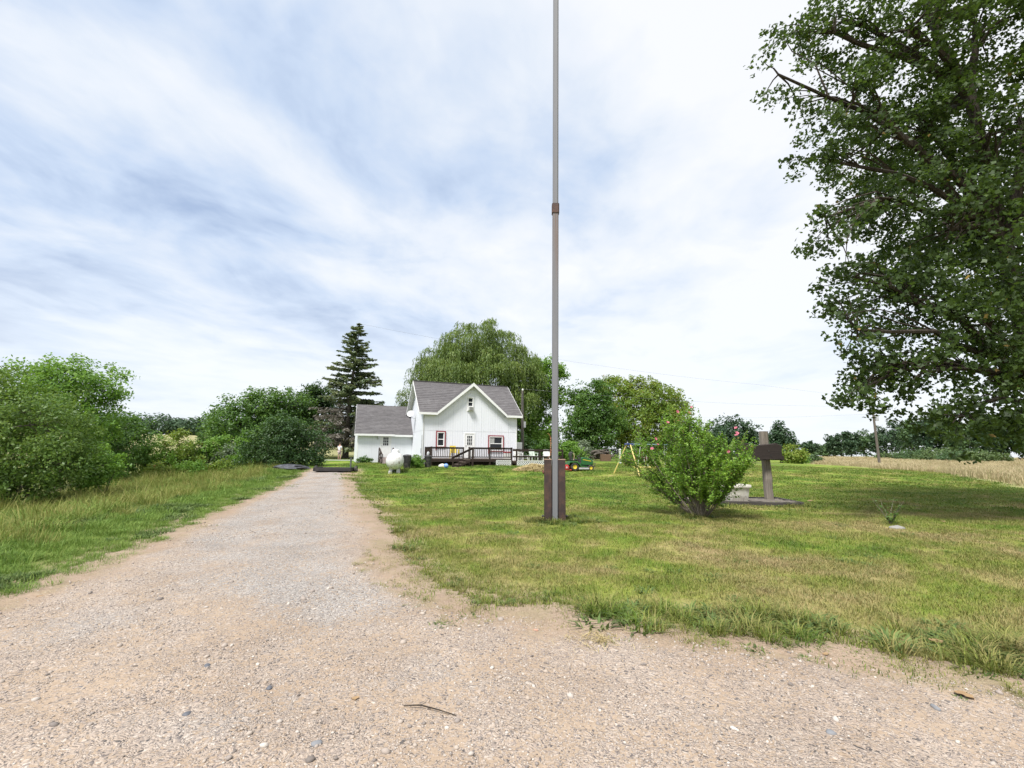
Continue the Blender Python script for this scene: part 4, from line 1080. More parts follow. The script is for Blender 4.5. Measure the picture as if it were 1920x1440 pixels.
def place_trees():
    big = [(7.9, 11.3, 13.4, 0.99), (7.0, 10.8, 11.6, 0.75), (9.7, 11.8, 14.3, 1.51), (11.1, 11.3, 13.5, 1.84), (13.7, 11.8, 14.0, 2.2), (8.9, 10.8, 10.8, 1.26), (11.8, 12.1, 11.3, 1.83), (12.8, 11.3, 10.2, 1.97), (7.8, 10.7, 7.5, 0.77),
           (10.0, 11.6, 8.3, 1.48), (11.5, 11.3, 7.5, 1.84), (14.1, 12.3, 7.7, 2.0), (8.8, 11.3, 6.2, 0.99), (10.6, 11.9, 5.8, 1.52), (11.8, 11.3, 5.1, 1.71), (8.5, 11.0, 4.7, 0.77), (9.3, 11.6, 3.9, 0.81), (10.4, 11.3, 3.7, 1.18),
           (12.5, 11.8, 3.5, 1.51), (11.1, 11.3, 2.6, 0.72), (12.5, 11.7, 2.5, 0.61), (8.5, 11.1, 3.2, 0.41), (8.3, 11.3, 9.5, 0.59), (15.2, 11.8, 11.6, 2.61), (14.3, 11.8, 5.8, 2.33), (17.4, 12.3, 9.7, 3.15), (17.0, 12.3, 4.6, 2.0),
           (11.9, 11.7, 17.6, 2.31), (14.7, 11.3, 17.5, 2.89), (18.8, 11.9, 16.0, 3.46), (14.5, 15.5, 9.0, 2.4), (12.5, 15.0, 12.5, 2.0), (15.5, 16.0, 13.0, 2.6), (18.0, 16.0, 7.5, 2.6), (15.5, 8.6, 11.0, 2.0), (16.0, 12.5, 20.0, 2.8)]
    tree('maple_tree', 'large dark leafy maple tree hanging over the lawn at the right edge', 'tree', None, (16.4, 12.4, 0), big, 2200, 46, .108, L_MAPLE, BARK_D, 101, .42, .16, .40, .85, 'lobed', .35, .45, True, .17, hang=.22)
    lt = [(-22.5, 21.0, 3.3, 1.71), (-24.4, 21.0, 3.1, 2.2), (-20.6, 20.5, 2.6, 1.67), (-21.3, 20.0, 1.4, 1.98), (-19.4, 20.0, 1.0, 1.16), (-24.5, 21.0, 1.2, 2.2), (-20.1, 21.0, 1.9, 1.1), (-20.6, 19.8, 0.0, 1.15), (-24.1, 21.0, 4.1, 1.47), (-22.6, 20.2, .2, 1.5)]
    tree('boxelder_tree', 'dense low green tree on the bank at the left edge', 'tree', None, (-21.7, 21, -1.07), lt, 740, 56, .135, L_BANK, BARK, 102, .16, .3, .5, .55, 'kite', .55, .5, True, .15, trunks=3)
    lt = [(-30.8, 29.0, 6.4, 1.18), (-28.7, 29.0, 6.2, 1.52), (-26.9, 29.0, 5.9, 1.52), (-25.6, 29.0, 5.2, 0.94), (-29.1, 29.0, 4.4, 2.3), (-26.8, 29.0, 4.0, 1.69), (-27.1, 29.0, 2.4, 2.02), (-31.5, 30.0, 4.4, 2.09)]
    tree('ash_tree', 'tall airy pale green tree rising behind the dense tree on the left bank', 'tree', None, (-27.9, 29, -1.07), lt, 640, 32, .21, L_LIGHT, BARK, 103, .2, .4, .6, .5, 'kite', .4, .5, True, .28)
    lt = [(-28.5, 34.0, 3.3, 1.27), (-29.6, 34.0, 2.5, 1.58), (-27.8, 33.0, 1.5, 1.53), (-27.5, 34.0, 2.8, 0.63), (-29.0, 33.5, .8, 1.5)]
    tree('boxelder_tree', 'smaller mid green tree just right of the airy pale tree', 'tree', None, (-29.2, 34, -0.51), lt, 260, 32, .19, L_MID, BARK, 104, .12, .4, .55)
    lt = [(-21.4, 24.0, 1.1, 1.0), (-20.3, 23.5, 0.8, 0.6), (-21.7, 23.5, 0.5, 0.82), (-20.8, 23.4, .2, .7)]
    tree('sumac_bush', 'bright lime green bush at the foot of the left bank trees', 'bush', None, (-21.2, 24, -0.97), lt, 150, 34, .15, L_LIGHT, BARK, 105, .06, .3, .36, trunks=3, crown='foliage')
    # row of small shrubs in the dip
    row = [(-27.6, 35.5, 1.75, L_LIGHT, 'round light green shrub in the dip, first right of the left bank trees'), (-26.6, 37, 1.9, L_YEL, 'yellowish shrub in the dip, second right of the left bank trees'), (-25.9, 38.5, 1.75, L_MID, 'mid green shrub in the dip, third right of the left bank trees'), (-24.4, 38.5, 1.7, L_LIGHT, 'light green shrub in the dip, just left of the silvery shrub')]
    for i, (x, y, s, mt, lab) in enumerate(row):
        z = float(zf(x, y)); lb = [(x, y, z + s * .95, s * .7), (x - s * .5, y, z + s * .5, s * .6), (x + s * .5, y - .2, z + s * .5, s * .6), (x + .1, y, z + s * 1.5, s * .4)]
        tree('shrub', lab, 'shrub', 'shrubs in the dip left of the driveway', (x, y, z), lb, 130, 34, .17, mt, BARK, 120 + i, .06, .3, .4, trunks=3, crown='foliage')
    x, y = -22.6, 38.0; z = float(zf(x, y))
    tree('olive_shrub', 'silvery grey green shrub left of the dark round bush', 'shrub', None, (x, y, z), [(x, y, z + 1.0, 1.0), (x - 1, y, z + .8, .8), (x + .9, y, z + .8, .8), (x + .2, y, z + 1.6, .6)], 170, 34, .16, L_SILV, BARK, 131, .07, .3, .42, trunks=3, crown='foliage')
    for i, (x, y, s) in enumerate([(-25.0, 33.0, .9), (-23.0, 33.5, .9), (-21.4, 34.5, .8), (-26.5, 31.0, .85)]):
        z = float(zf(x, y)); tree('shrub', ['low yellow green shrub before the round light green shrub', 'low weedy shrub before the silvery shrub', 'low pale shrub at the left foot of the dark round bush', 'low weedy shrub nearest the lime green bush'][i], 'shrub', 'shrubs in the dip left of the driveway', (x, y, z), [(x, y, z + s * .6, s * .75), (x + s * .7, y, z + s * .45, s * .55), (x - s * .6, y, z + s * .4, s * .5)], 80, 30, .16, L_YEL if i % 2 == 0 else L_LIGHT, BARK, 140 + i, .05, .3, .38, trunks=2, crown='foliage')
    lt = [(-31.7, 55.0, 6.1, 3.2), (-32.5, 53.0, 4.4, 2.77), (-29.9, 57.0, 6.6, 2.98), (-33.6, 53.0, 3.1, 1.9), (-31.4, 55.0, 3.2, 3.84), (-28.9, 58.0, 5.3, 3.03), (-30.2, 55.0, 7.2, 1.9), (-27.2, 57.0, 7.0, 2.6), (-27.5, 55, 3.6, 3.0)]
    tree('walnut_tree', 'wide domed dark green tree left of the driveway end', 'tree', None, (-31.0, 55, 0.72), lt, 820, 34, .30, L_MID, BARK_D, 106, .3, .3, .85, .6, 'kite', .6, .55, True, .12)
    lt = [(-26.9, 60.0, 7.6, 2.44), (-25.3, 61.0, 8.8, 1.99), (-26.9, 58.0, 5.7, 2.7), (-25.9, 62.0, 5.6, 3.24), (-24.2, 62.0, 7.8, 1.8), (-26.0, 60.0, 9.4, 1.26), (-23.5, 61, 4.5, 2.6)]
    tree('oak_tree', 'taller dark tree between the domed tree and the spruce', 'tree', None, (-25.8, 61, 0.99), lt, 520, 34, .30, L_DARK, BARK_D, 107, .28, .35, .8, .6, 'kite', .5, .55, True, .2)
    lt = [(-16.4, 34.0, 2.2, 2.0), (-17.7, 33.5, 1.8, 1.64), (-15.2, 34.5, 1.9, 1.6), (-16.5, 34.0, 3.4, 1.1), (-17.7, 34.0, 3.0, 0.9), (-15.3, 34.0, 2.8, 0.9), (-14.5, 34.0, 1.1, 0.95), (-18.7, 34.0, 1.1, 1.11), (-16.4, 33.4, .9, 1.6)]
    tree('dogwood_bush', 'big dark round bush beside the far end of the driveway', 'bush', None, (-16.4, 34, 0.55), lt, 560, 36, .16, L_DARK, BARK_D, 108, .12, .2, .5, .6, 'kite', .6, .6, True, .18, crown='foliage', trunks=4)
    lt = [(-20.6, 36.0, 2.2, 0.67), (-20.8, 36.0, 1.4, 0.75), (-20.4, 36.0, 3.0, 0.42), (-20.4, 36.0, 0.8, 0.75)]
    tree('sapling', 'slim yellow green sapling at the left side of the dark round bush', 'sapling', None, (-20.5, 36, 0.12), lt, 120, 30, .17, L_LIGHT, BARK, 109, .05, .4, .36)
    lt = [(3.6, 61.0, 10.9, 2.84), (5.0, 61.0, 13.1, 1.8), (5.7, 61.0, 9.4, 2.0), (2.2, 61.0, 7.2, 2.7), (4.3, 61.0, 5.1, 2.48), (1.8, 61.0, 3.7, 1.99), (3.3, 62.0, 13.2, 1.6), (6.5, 61.0, 12.3, 1.0), (3.5, 60, 3.0, 2.2), (0.5, 61, 5, 2.2)]
    tree('cottonwood_tree', 'bright green tree behind the mast at the right side of the willow', 'tree', None, (3.2, 61, 1.07), lt, 760, 34, .30, L_LIGHT, BARK_D, 110, .3, .3, .8, .65, 'kite', .5, .5, True, .18)
    lt = [(9.8, 58.0, 7.0, 2.83), (8.6, 57.0, 5.6, 2.0), (10.9, 58.0, 9.4, 2.02), (8.6, 59.0, 8.6, 1.4), (12.4, 59.0, 5.8, 2.74), (8.2, 58.0, 3.3, 1.75), (10.8, 57.5, 3.6, 2.0)]
    tree('mulberry_tree', 'dark green tree behind the riding mower', 'tree', None, (9.9, 58, 1.04), lt, 600, 34, .29, L_MID, BARK_D, 111, .3, .25, .75, .62, 'kite', .5, .5, True, .18)
    lt = [(15.5, 66.0, 10.1, 3.22), (18.6, 66.0, 9.8, 3.45), (21.6, 66.0, 9.4, 3.07), (23.8, 66.0, 8.3, 2.15), (17.2, 64.0, 6.9, 3.72), (20.9, 64.0, 5.8, 3.35), (14.0, 66.0, 11.3, 1.69), (14.2, 64.0, 5.4, 2.98), (23.8, 66.0, 5.6, 1.92), (18.2, 66.0, 11.5, 1.53), (17, 64, 3.2, 2.6), (21.5, 64, 3.2, 2.4)]
    tree('locust_tree', 'broad domed yellow green tree behind the swing set and flowering bush', 'tree', None, (18.3, 65.5, 1.07), lt, 1050, 34, .32, L_YEL, BARK_D, 112, .4, .25, .85, .6, 'kite', .55, .55, True, .12)
    # hedge of wild shrubs under the trees behind the yard
    for i, (x, y, s, mt, lab) in enumerate([(6.2, 50, 1.3, L_LIGHT, 'pale bushy shrub right of the mast behind the deck'), (4.2, 52, 1.6, L_MID, 'mid green shrub behind the mast beneath the bright tree'), (8.2, 54, 1.3, L_SILV, 'greyish green shrub behind the riding mower'), (12.4, 47, .8, L_LIGHT, 'low green shrub beside the white post'), (1.8, 53, 1.8, L_DARK, 'dark shrub right of the house utility pole'), (15.5, 55, 1.5, L_DARK, 'dark shrub behind the swing set'), (22.0, 57, 1.7, L_MID, 'mid green shrub behind the flowering bush'), (12.6, 66, 2.6, L_DARK, 'tall dark shrub in the gap between the two trees behind the yard'), (18.5, 69, 2.6, L_DARK, 'tall dark shrub under the middle of the domed yellow green tree'), (24.5, 69, 2.4, L_MID, 'tall shrub under the right side of the domed yellow green tree'), (7.0, 66, 2.6, L_DARK, 'tall dark shrub under the tree behind the riding mower')]):
        z = float(zf(x, y)); lb = [(x, y, z + s * .9, s * .8), (x - s * .6, y, z + s * .5, s * .65), (x + s * .6, y, z + s * .5, s * .65)]
        tree('shrub', lab, 'shrub', 'shrubs under the trees behind the yard', (x, y, z), lb, 110, 32, .22, mt, BARK_D, 160 + i, .06, .3, .5, trunks=3, crown='foliage')
    # middle distance on the right
    lt = [(49.8, 110.0, 6.4, 3.58), (53.0, 110.0, 7.7, 3.33), (56.1, 110.0, 6.5, 2.81), (47.1, 110.0, 4.5, 3.2), (56.6, 110.0, 4.0, 2.56), (52, 109, 3.5, 3.4)]
    tree('oak_tree', 'dark rounded tree seen past the right side of the flowering bush', 'tree', None, (52, 110, .3), lt, 420, 28, .5, L_FAR, BARK_D, 113, .35, .3, 1.1, .7)
    x, y = 53.5, 92; z = float(zf(x, y))
    tree('elm_tree', 'small spreading dark tree behind the wooden sign post', 'tree', None, (x, y, z), [(x, y, z + 7.2, 1.0), (x - .8, y, z + 5.6, 1.6), (x + 1.0, y, z + 5.4, 1.6), (x, y, z + 3.6, 2.2), (x - 1.6, y, z + 3.2, 1.4), (x + 1.7, y, z + 3.6, 1.4)], 260, 26, .42, L_FAR, BARK_D, 114, .25, .3, .8)
    for i, (x, y, s, mt, lab) in enumerate([(35.0, 58, 1.5, L_YEL, 'yellow green shrub right behind the wooden sign board'), (38.0, 62, 1.0, L_LIGHT, 'small lime shrub at the edge of the dry field'), (56.5, 92, 1.9, L_FAR2, 'green thicket right of the small spreading tree'), (61, 94, 1.4, L_FAR2, 'low thicket further right of the small spreading tree')]):
        z = float(zf(x, y)); tree('shrub', lab, 'shrub', 'shrubs at the edge of the dry field', (x, y, z), [(x, y, z + s * .9, s * .8), (x - s * .6, y, z + s * .5, s * .65), (x + s * .6, y, z + s * .5, s * .65)], 110, 30, .24, mt, BARK_D, 170 + i, .06, .3, .5, trunks=2, crown='foliage')


def place_far_trees():
    """the wood along the far side of the dry field, tree by tree"""
    def far(x, y, h, w, mt, lab, seed, grp='trees along the far side of the dry field'):
        z = float(zf(x, y)); r = np.random.default_rng(seed); lb = []
        for k in range(7):
            a = r.uniform(0, 6.28); q = r.uniform(.1, .55) * w; t = r.uniform(.32, .86)
            lb.append((x + math.cos(a) * q, y + math.sin(a) * q, z + h * t, w * r.uniform(.34, .52) * (1.15 - .55 * t)))
        lb.append((x, y, z + h * .3, w * .5)); lb.append((x, y, z + h * .55, w * .5))
        return tree('tree', lab, 'tree', grp, (x, y, z), lb, 190, 22, .75, mt, BARK_D, seed, h * .022, .3, w * .2, .7, 'kite', .55, .5, False, .15, hang=.0)
    # (photo column / 1920, metres away, height, half width)
    F = 860.0
    rows = [(1512, 190, 7.5, 5, 'low dark far tree right of the small spreading tree'), (1537, 205, 6.5, 5, 'low far tree at the left end of the wood'), (1562, 190, 9.5, 5.5, 'dark rounded far tree at the left end of the wood'), (1590, 172, 10.5, 5.2, 'blackish far tree left of the tall utility pole'),
            (1618, 205, 13.5, 7, 'far tree just left of the tall utility pole'), (1648, 200, 15, 7, 'far tree directly behind the tall utility pole'), (1680, 196, 17, 7.5, 'far tree just right of the tall utility pole'), (1708, 165, 14.5, 6.5, 'far green tree second right of the tall utility pole'),
            (1738, 150, 15, 6.5, 'tall loose far tree third right of the tall utility pole'), (1772, 150, 14, 6.8, 'far tree fourth right of the tall utility pole'), (1806, 140, 14, 6.5, 'dark far tree below the tip of the hanging maple boughs'), (1842, 138, 15.5, 6.8, 'tall far tree right of the hanging maple boughs'),
            (1880, 130, 14, 6.4, 'dark far tree second from the right edge'), (1915, 128, 13.5, 6.4, 'dark far tree at the right edge'), (1955, 125, 14, 6.5, 'far tree just past the right edge'), (2000, 120, 14, 6.5, 'far tree well past the right edge')]
    for i, (px, y, h, w, lab) in enumerate(rows):
        far((px - 960) / F * y, y, h, w, (L_FAR, L_FAR2, L_FAR)[i % 3], lab, 300 + i)
    # the bramble bank in front of that wood
    labs = ['left end mound of the pale bramble bank', 'second mound of the pale bramble bank', 'tallest mound of the pale bramble bank', 'fourth mound of the pale bramble bank', 'right end mound of the pale bramble bank']
    for i, (px, y, s, w) in enumerate([(1670, 150, 1.7, 6), (1715, 135, 2.3, 6), (1760, 125, 3.0, 6), (1800, 120, 2.6, 6), (1838, 112, 2.2, 5)]):
        x = (px - 960) / F * y; z = float(zf(x, y))
        lb = [(x + dx * w, y + dy, z + s * q, s * .75) for dx, dy, q in ((-.8, 0, .4), (-.35, .5, .6), (.05, 0, .65), (.45, .4, .55), (.85, 0, .4))]
        tree('bramble', 'pale green ' + labs[i] + ' before the far wood', 'bramble', 'bramble bank before the far wood', (x, y, z), lb, 170, 24, .42, L_FAR2 if i % 2 else leafmat('leaf_bramble', (.06, .10, .03), (.10, .155, .05), (.16, .21, .08), .2, .1), BARK_D, 330 + i, .06, .3, .9, trunks=2, crown='foliage', twigs=False)
    # wood on the far hill to the left: reads as one mass
    V, Fc, b = [], [], 0; r = np.random.default_rng(55)
    for k in range(70):
        a = R(r.uniform(-52, -27)); dist = r.uniform(300, 350); x, y = math.sin(a) * dist, math.cos(a) * dist; z = float(zf(x, y)); h = r.uniform(8, 12.5); w = r.uniform(4.5, 7)
        n = 420; d = rdirs(r, n); c = np.array([x, y, z + h * .5]) + d * np.array([w, w, h * .5]) * (r.uniform(.75, 1.05, n) + .15 * np.sin(d[:, 0] * 7 + k) * np.cos(d[:, 2] * 6))[:, None]
        v, f = leaf_quads(c, r.uniform(1.0, 2.0, n), d + rdirs(r, n) * .6 + np.array([0, 0, .4]), r, .7); V.append(v); Fc.append(f + b); b += len(v)
    o = npobj('far_woods', np.concatenate(V), np.concatenate(Fc), L_FAR); tag(o, 'bluish wood along the top of the far hill on the left', None, kind='stuff')


def spruce():
    x, y = -18.6, 52.0; z = float(zf(x, y)); H = 15.6
    root = empty('spruce_tree', (x, y, z), 0, 'tall narrow dark spruce behind the small side wing of the house', 'tree')
    r = np.random.default_rng(77)
    m = MB(); m.tube([(0, 0, -.3), (.05, 0, 2.5), (.15, 0, 7), (.5, 0, 12), (.78, 0, H)], [.38, .30, .20, .09, .02], 9); m.build('trunk', BARK, root, True)
    # live and dead boughs
    bm = MB(); C, Nn, A, Sz = [], [], [], []; C2, N2, A2, S2 = [], [], [], []
    h = 1.2
    while h < H - .1:
        t = h / H; Lm = 5.1 * (1 - t) ** .66 * (.80 + .2 * min(1, t * 5)) + .12
        for k in range(int(4 + 3 * (1 - t) + r.integers(0, 3))):
            az = r.uniform(0, 6.283); L = Lm * r.uniform(.55, 1.15); dx, dy = math.cos(az), math.sin(az)
            if t > .38 and r.uniform() < .13: L *= .45
            dead = (h < 6.2 and dx < .25 and r.uniform() < .85) or (h < 3.4 and r.uniform() < .8)
            droop = .18 + .42 * (1 - t)
            P = []
            for i in range(6):
                s = i / 5; P.append(np.array([.05 * h * .6 * .1 + .65 * max(0, t - .1) + dx * L * s, dy * L * s, h + L * (.10 * s - droop * s * s * .55 + (.16 * s ** 3))]))
            bm.tube([tuple(p) for p in P], [.055 * (1 - .85 * i / 5) * (1.1 - t) + .008 for i in range(6)], 4, False)
            n = int(20 + 72 * L / 3.5)
            for j in range(n):
                s = r.uniform(.12, 1.04) ** .8; i = min(4, int(s * 5)); u = min(1, s * 5 - i); c = P[i] * (1 - u) + P[min(5, i + 1)] * u
                side = r.choice((-1, 1)); sp = L * .20 * (1 - .55 * s) * r.uniform(.2, 1) + .05
                sd_ = np.array([-dy, dx, 0]) * side
                c = c + sd_ * sp * .6 + np.array([0, 0, -r.uniform(0, .30) * (1.2 - t)])
                ax = np.array([dx, dy, 0]) * .7 + sd_ * .8 + np.array([0, 0, -.35 - (.9 if dead else .1) * r.uniform(0, 1)])
                nr = np.array([0, 0, 1.0]) + r.normal(0, .45, 3)
                sz = r.uniform(.30, .62) * (.75 + .5 * (1 - t))
                if dead: C2.append(c); N2.append(nr); A2.append(ax); S2.append(sz)
                else: C.append(c); N2n = nr; Nn.append(N2n); A.append(ax); Sz.append(sz)
        h += .31 * (1.15 - .45 * t)
    bm.build('branches', BARK_D, root)
    v, f = leaf_quads(np.array(C), np.array(Sz), np.array(Nn), r, .42, axis=np.array(A), shape='kite'); npobj('crown', v, f, L_NEED, root)
    v, f = leaf_quads(np.array(C2), np.array(S2), np.array(N2), r, .16, axis=np.array(A2), shape='kite'); o = npobj('dead_boughs', v, f, L_DEAD, root)
    o['label'] = 'grey dead lower boughs of the spruce'


def willow():
    x, y = -4.7, 59.0; z = float(zf(x, y)); root = empty('willow_tree', (x, y, z), 0, 'huge round weeping willow rising behind the house', 'tree')
    r = np.random.default_rng(88)
    # dome made of big hanging masses
    lob = [(-1.4, 0, 13.2, 3.6, 4.2), (3.0, .5, 13.2, 3.3, 4.0), (.9, -1.5, 14.2, 3.0, 3.4), (-4.2, 0, 11.0, 3.4, 3.8), (5.6, 0, 11.3, 2.9, 3.8), (6.9, 0, 9.9, 2.3, 3.4), (-4.4, .5, 12.0, 2.6, 3.4), (-6.2, 0, 7.9, 2.8, 3.6), (-2.4, -2.6, 10.4, 3.2, 3.5), (2.4, -2.6, 10.2, 3.2, 3.6), (6.2, .5, 8.0, 2.4, 3.4), (-7.6, .3, 5.8, 1.7, 2.8), (0, 2.5, 11.2, 4.0, 4), (-4.6, -2.2, 7.6, 2.6, 3.2), (4.4, -2.2, 7.2, 2.6, 3.2), (0, -3, 7.5, 3.2, 3.4)]
    m = MB(); m.tube([(0, 0, -.3), (.1, 0, 2), (.2, 0, 4.5)], [.85, .62, .55], 10); m.build('trunk', BARK_D, root, True)
    m = MB()
    for (a, b, c, rr, hh) in lob:
        m.tube(limb_path((.2, 0, 4.2), (a, b, c + .4 * rr), r, 6, 0, .10), [.32, .26, .2, .14, .09, .04], 6, False)
    m.build('branches', BARK_D, root, True)
    C, A, N_, Sz = [], [], [], []
    def strand(s0, out, Ln):
        n = max(4, int(Ln / .23)); sw = r.normal(0, .05, 2)
        for i in range(n):
            t = (i + r.uniform(0, 1)) / n; dr = t * Ln
            p = s0 + out * (.45 * (1 - math.exp(-dr * 1.6))) + np.array([sw[0] * dr, sw[1] * dr, -dr + .25 * math.sin(min(dr, 1.0) * 2.2)]) + r.normal(0, .05, 3)
            C.append(p); A.append(np.array([out[0] * .5 * math.exp(-dr) + r.normal(0, .25), out[1] * .5 + r.normal(0, .25), -1.0])); N_.append(out + r.normal(0, .55, 3) + np.array([0, 0, .3])); Sz.append(r.uniform(.28, .52) * (1 - .35 * t))
    for (a, b, c, rr, hh) in lob:
        for k in range(int(20 * rr * rr)):          # thin inner curtain
            d = rdirs(r, 1)[0]; d[2] = abs(d[2]) * .9 - .12
            strand(np.array([a, b, c]) + d * rr * r.uniform(.6, .85), np.array([d[0], d[1], 0]), r.uniform(1.0, 2.6))
        for k in range(int(2.3 * rr * rr) + 2):    # mops: bough ends from which a skirt of twigs hangs
            d = rdirs(r, 1)[0]; d[2] = abs(d[2]) * 1.0 - .10; d /= np.linalg.norm(d)
            mc = np.array([a, b, c]) + d * rr * r.uniform(.80, 1.12); mr = r.uniform(.55, 1.15); ln = r.uniform(1.2, 1.2 + hh * .75) * (.6 + .6 * (1 - max(d[2], 0)))
            for j in range(int(34 * mr * mr) + 8):
                e = rdirs(r, 1)[0]; e[2] = abs(e[2]) * .7
                o = e * mr * r.uniform(.5, 1.0); strand(mc + o, np.array([e[0] * .5 + d[0] * .5, e[1] * .5 + d[1] * .5, 0]), ln * r.uniform(.45, 1.1))
    C = np.array(C); k = C[:, 2] > 1.0
    v, f = leaf_quads(C[k], np.array(Sz)[k], np.array(N_)[k], r, .25, axis=np.array(A)[k]); npobj('crown', v, f, L_WILL, root)


def hibiscus():
    x, y = 4.98, 12.45; root = empty('flowering_bush', (x, y, 0), 0, 'vase shaped green bush with pink flowers on the lawn beside the wooden sign', 'bush')
    r = np.random.default_rng(99); m = MB(); C, N_, A, Sz = [], [], [], []; tips = []
    n = 84
    for k in range(n):
        az = r.uniform(0, 6.283); sp = abs(r.normal(0, .5)); sp = min(sp, 1.05) if k > 30 else r.uniform(.75, 1.08)
        Lz = (2.95 - .95 * sp ** 1.6) * r.uniform(.72, 1.02); rad = 1.50 * sp * r.uniform(.85, 1.05)
        if math.cos(az) > .2: Lz *= .93
        b = np.array([math.cos(az) * .16 * sp, math.sin(az) * .16 * sp, 0]); P = []
        for i in range(8):
            t = i / 7; P.append(b + np.array([math.cos(az) * rad * (.80 if math.cos(az) > 0 else 1.04) * (t ** 1.0) - .12 * t, math.sin(az) * rad * (t ** 1.0), Lz * (t ** 1.08) * (1.0)]) + r.normal(0, .02, 3) * t)
        w = r.uniform(.016, .028) if k % 4 == 0 else r.uniform(.006, .012); m.tube([tuple(p) for p in P], [w * (1 - .8 * i / 7) for i in range(8)], 5, False); tips.append((P[-1], sp))
        br = [(P, .17 + .10 * r.uniform())]
        for j in range(8):
            s = r.uniform(.18, .95); i = int(s * 7); u = s * 7 - i; q = P[i] * (1 - u) + P[min(7, i + 1)] * u
            d = (P[min(7, i + 1)] - P[i]); d = d / np.linalg.norm(d) + r.normal(0, .42, 3) + np.array([0, 0, .15]); L = r.uniform(.25, .62) * (1.1 - .5 * s)
            Q = [q + d * L * e / 3 for e in range(4)]; m.tube([tuple(p) for p in Q], [w * .45, w * .35, w * .25, w * .1], 4, False); br.append((Q, 0.0)); tips.append((Q[-1], sp))
        for Q, s0 in br:
            nl = 90 if len(Q) == 8 else 44
            for j in range(nl):
                s = s0 + (1.0 - s0) * r.uniform(0, 1); i = min(len(Q) - 2, int(s * (len(Q) - 1))); u = s * (len(Q) - 1) - i
                c = Q[i] * (1 - u) + Q[i + 1] * u; d = Q[i + 1] - Q[i]; d = d / np.linalg.norm(d); o = r.normal(0, 1, 3); o = o - d * o.dot(d); o /= np.linalg.norm(o)
                ax = o * .8 + d * .6; C.append(c + ax * r.uniform(.03, .07)); A.append(ax); N_.append(np.array([0, 0, 1.0]) + r.normal(0, .55, 3) + o * .2); Sz.append(r.uniform(.042, .088))
    for k in range(22):
        q, sp = tips[r.integers(0, len(tips))]
        if q[2] < 1.7: continue
        d = np.array([q[0] * .22, q[1] * .22, 1.0]) + r.normal(0, .16, 3); L = r.uniform(.25, .6); Q = [q + d * L * e / 4 for e in range(5)]; m.tube([tuple(p) for p in Q], [.006, .005, .004, .003, .002], 4, False)
        for j in range(26):
            s = r.uniform(0, .999) * 4; i = int(s); c = Q[i] * (1 - s + i) + Q[i + 1] * (s - i); o = r.normal(0, 1, 3); o[2] *= .4; o /= np.linalg.norm(o); C.append(c + o * .035); A.append(o + d * .4); N_.append(np.array([0, 0, 1.0]) + r.normal(0, .55, 3)); Sz.append(r.uniform(.04, .075))
    m.build('stems', BARK_P, root, True)
    v, f = leaf_quads(np.array(C), np.array(Sz), np.array(N_), r, .62, axis=np.array(A)); npobj('foliage', v, f, L_BUSH, root)
    # flowers: five petals round a pale tube
    pk = paint('petal_pink', (.46, .12, .17), .5, dirt=(.40, .10, .15)); fm = MB()
    for k in range(5):
        a = k * 1.2566
        ring = [(.0, 0, .0), (.030, .026, .016), (.052, .018, .026), (.056, 0, .022), (.052, -.018, .026), (.030, -.026, .016)]
        vs = [(x_ * math.cos(a) - y_ * math.sin(a), x_ * math.sin(a) + y_ * math.cos(a), z_) for x_, y_, z_ in ring]; fm.add(vs, [(0, 1, 2, 3), (0, 3, 4, 5)])
    fm.tube([(0, 0, -.02), (0, 0, .045)], [.008, .005], 5)
    fo = fm.build('flower', pk, root); first = True
    spots = [(-1.25, -.5, 2.0), (-1.32, -.4, 1.75), (-.95, -.6, 2.42), (-.62, -.4, 2.72), (-.35, -.5, 2.68), (-1.2, -.5, 1.86), (.75, -.7, 2.1), (.82, -.6, 2.16), (1.0, -.5, 1.72), (.95, -.6, 1.98), (.42, -.9, 1.70), (.85, -.9, 1.78), (-.2, -.3, 2.85), (.85, -.5, 2.3), (1.02, -.4, 1.75)]
    for q in spots:
        o = fo if first else fo.copy()
        if not first: link(o, root)
        first = False; o.location = q; o.rotation_euler = (R(60) + r.normal(0, .4), r.normal(0, .3), r.normal(0, .6)); s = r.uniform(.5, .9); o.scale = (s, s, s)


place_trees(); place_far_trees(); spruce(); willow(); hibiscus()


# ------------------------------------------------------------------ things in the yard
def put_(x, y, dz=0.0): return (x, y, float(zf(x, y)) + dz)


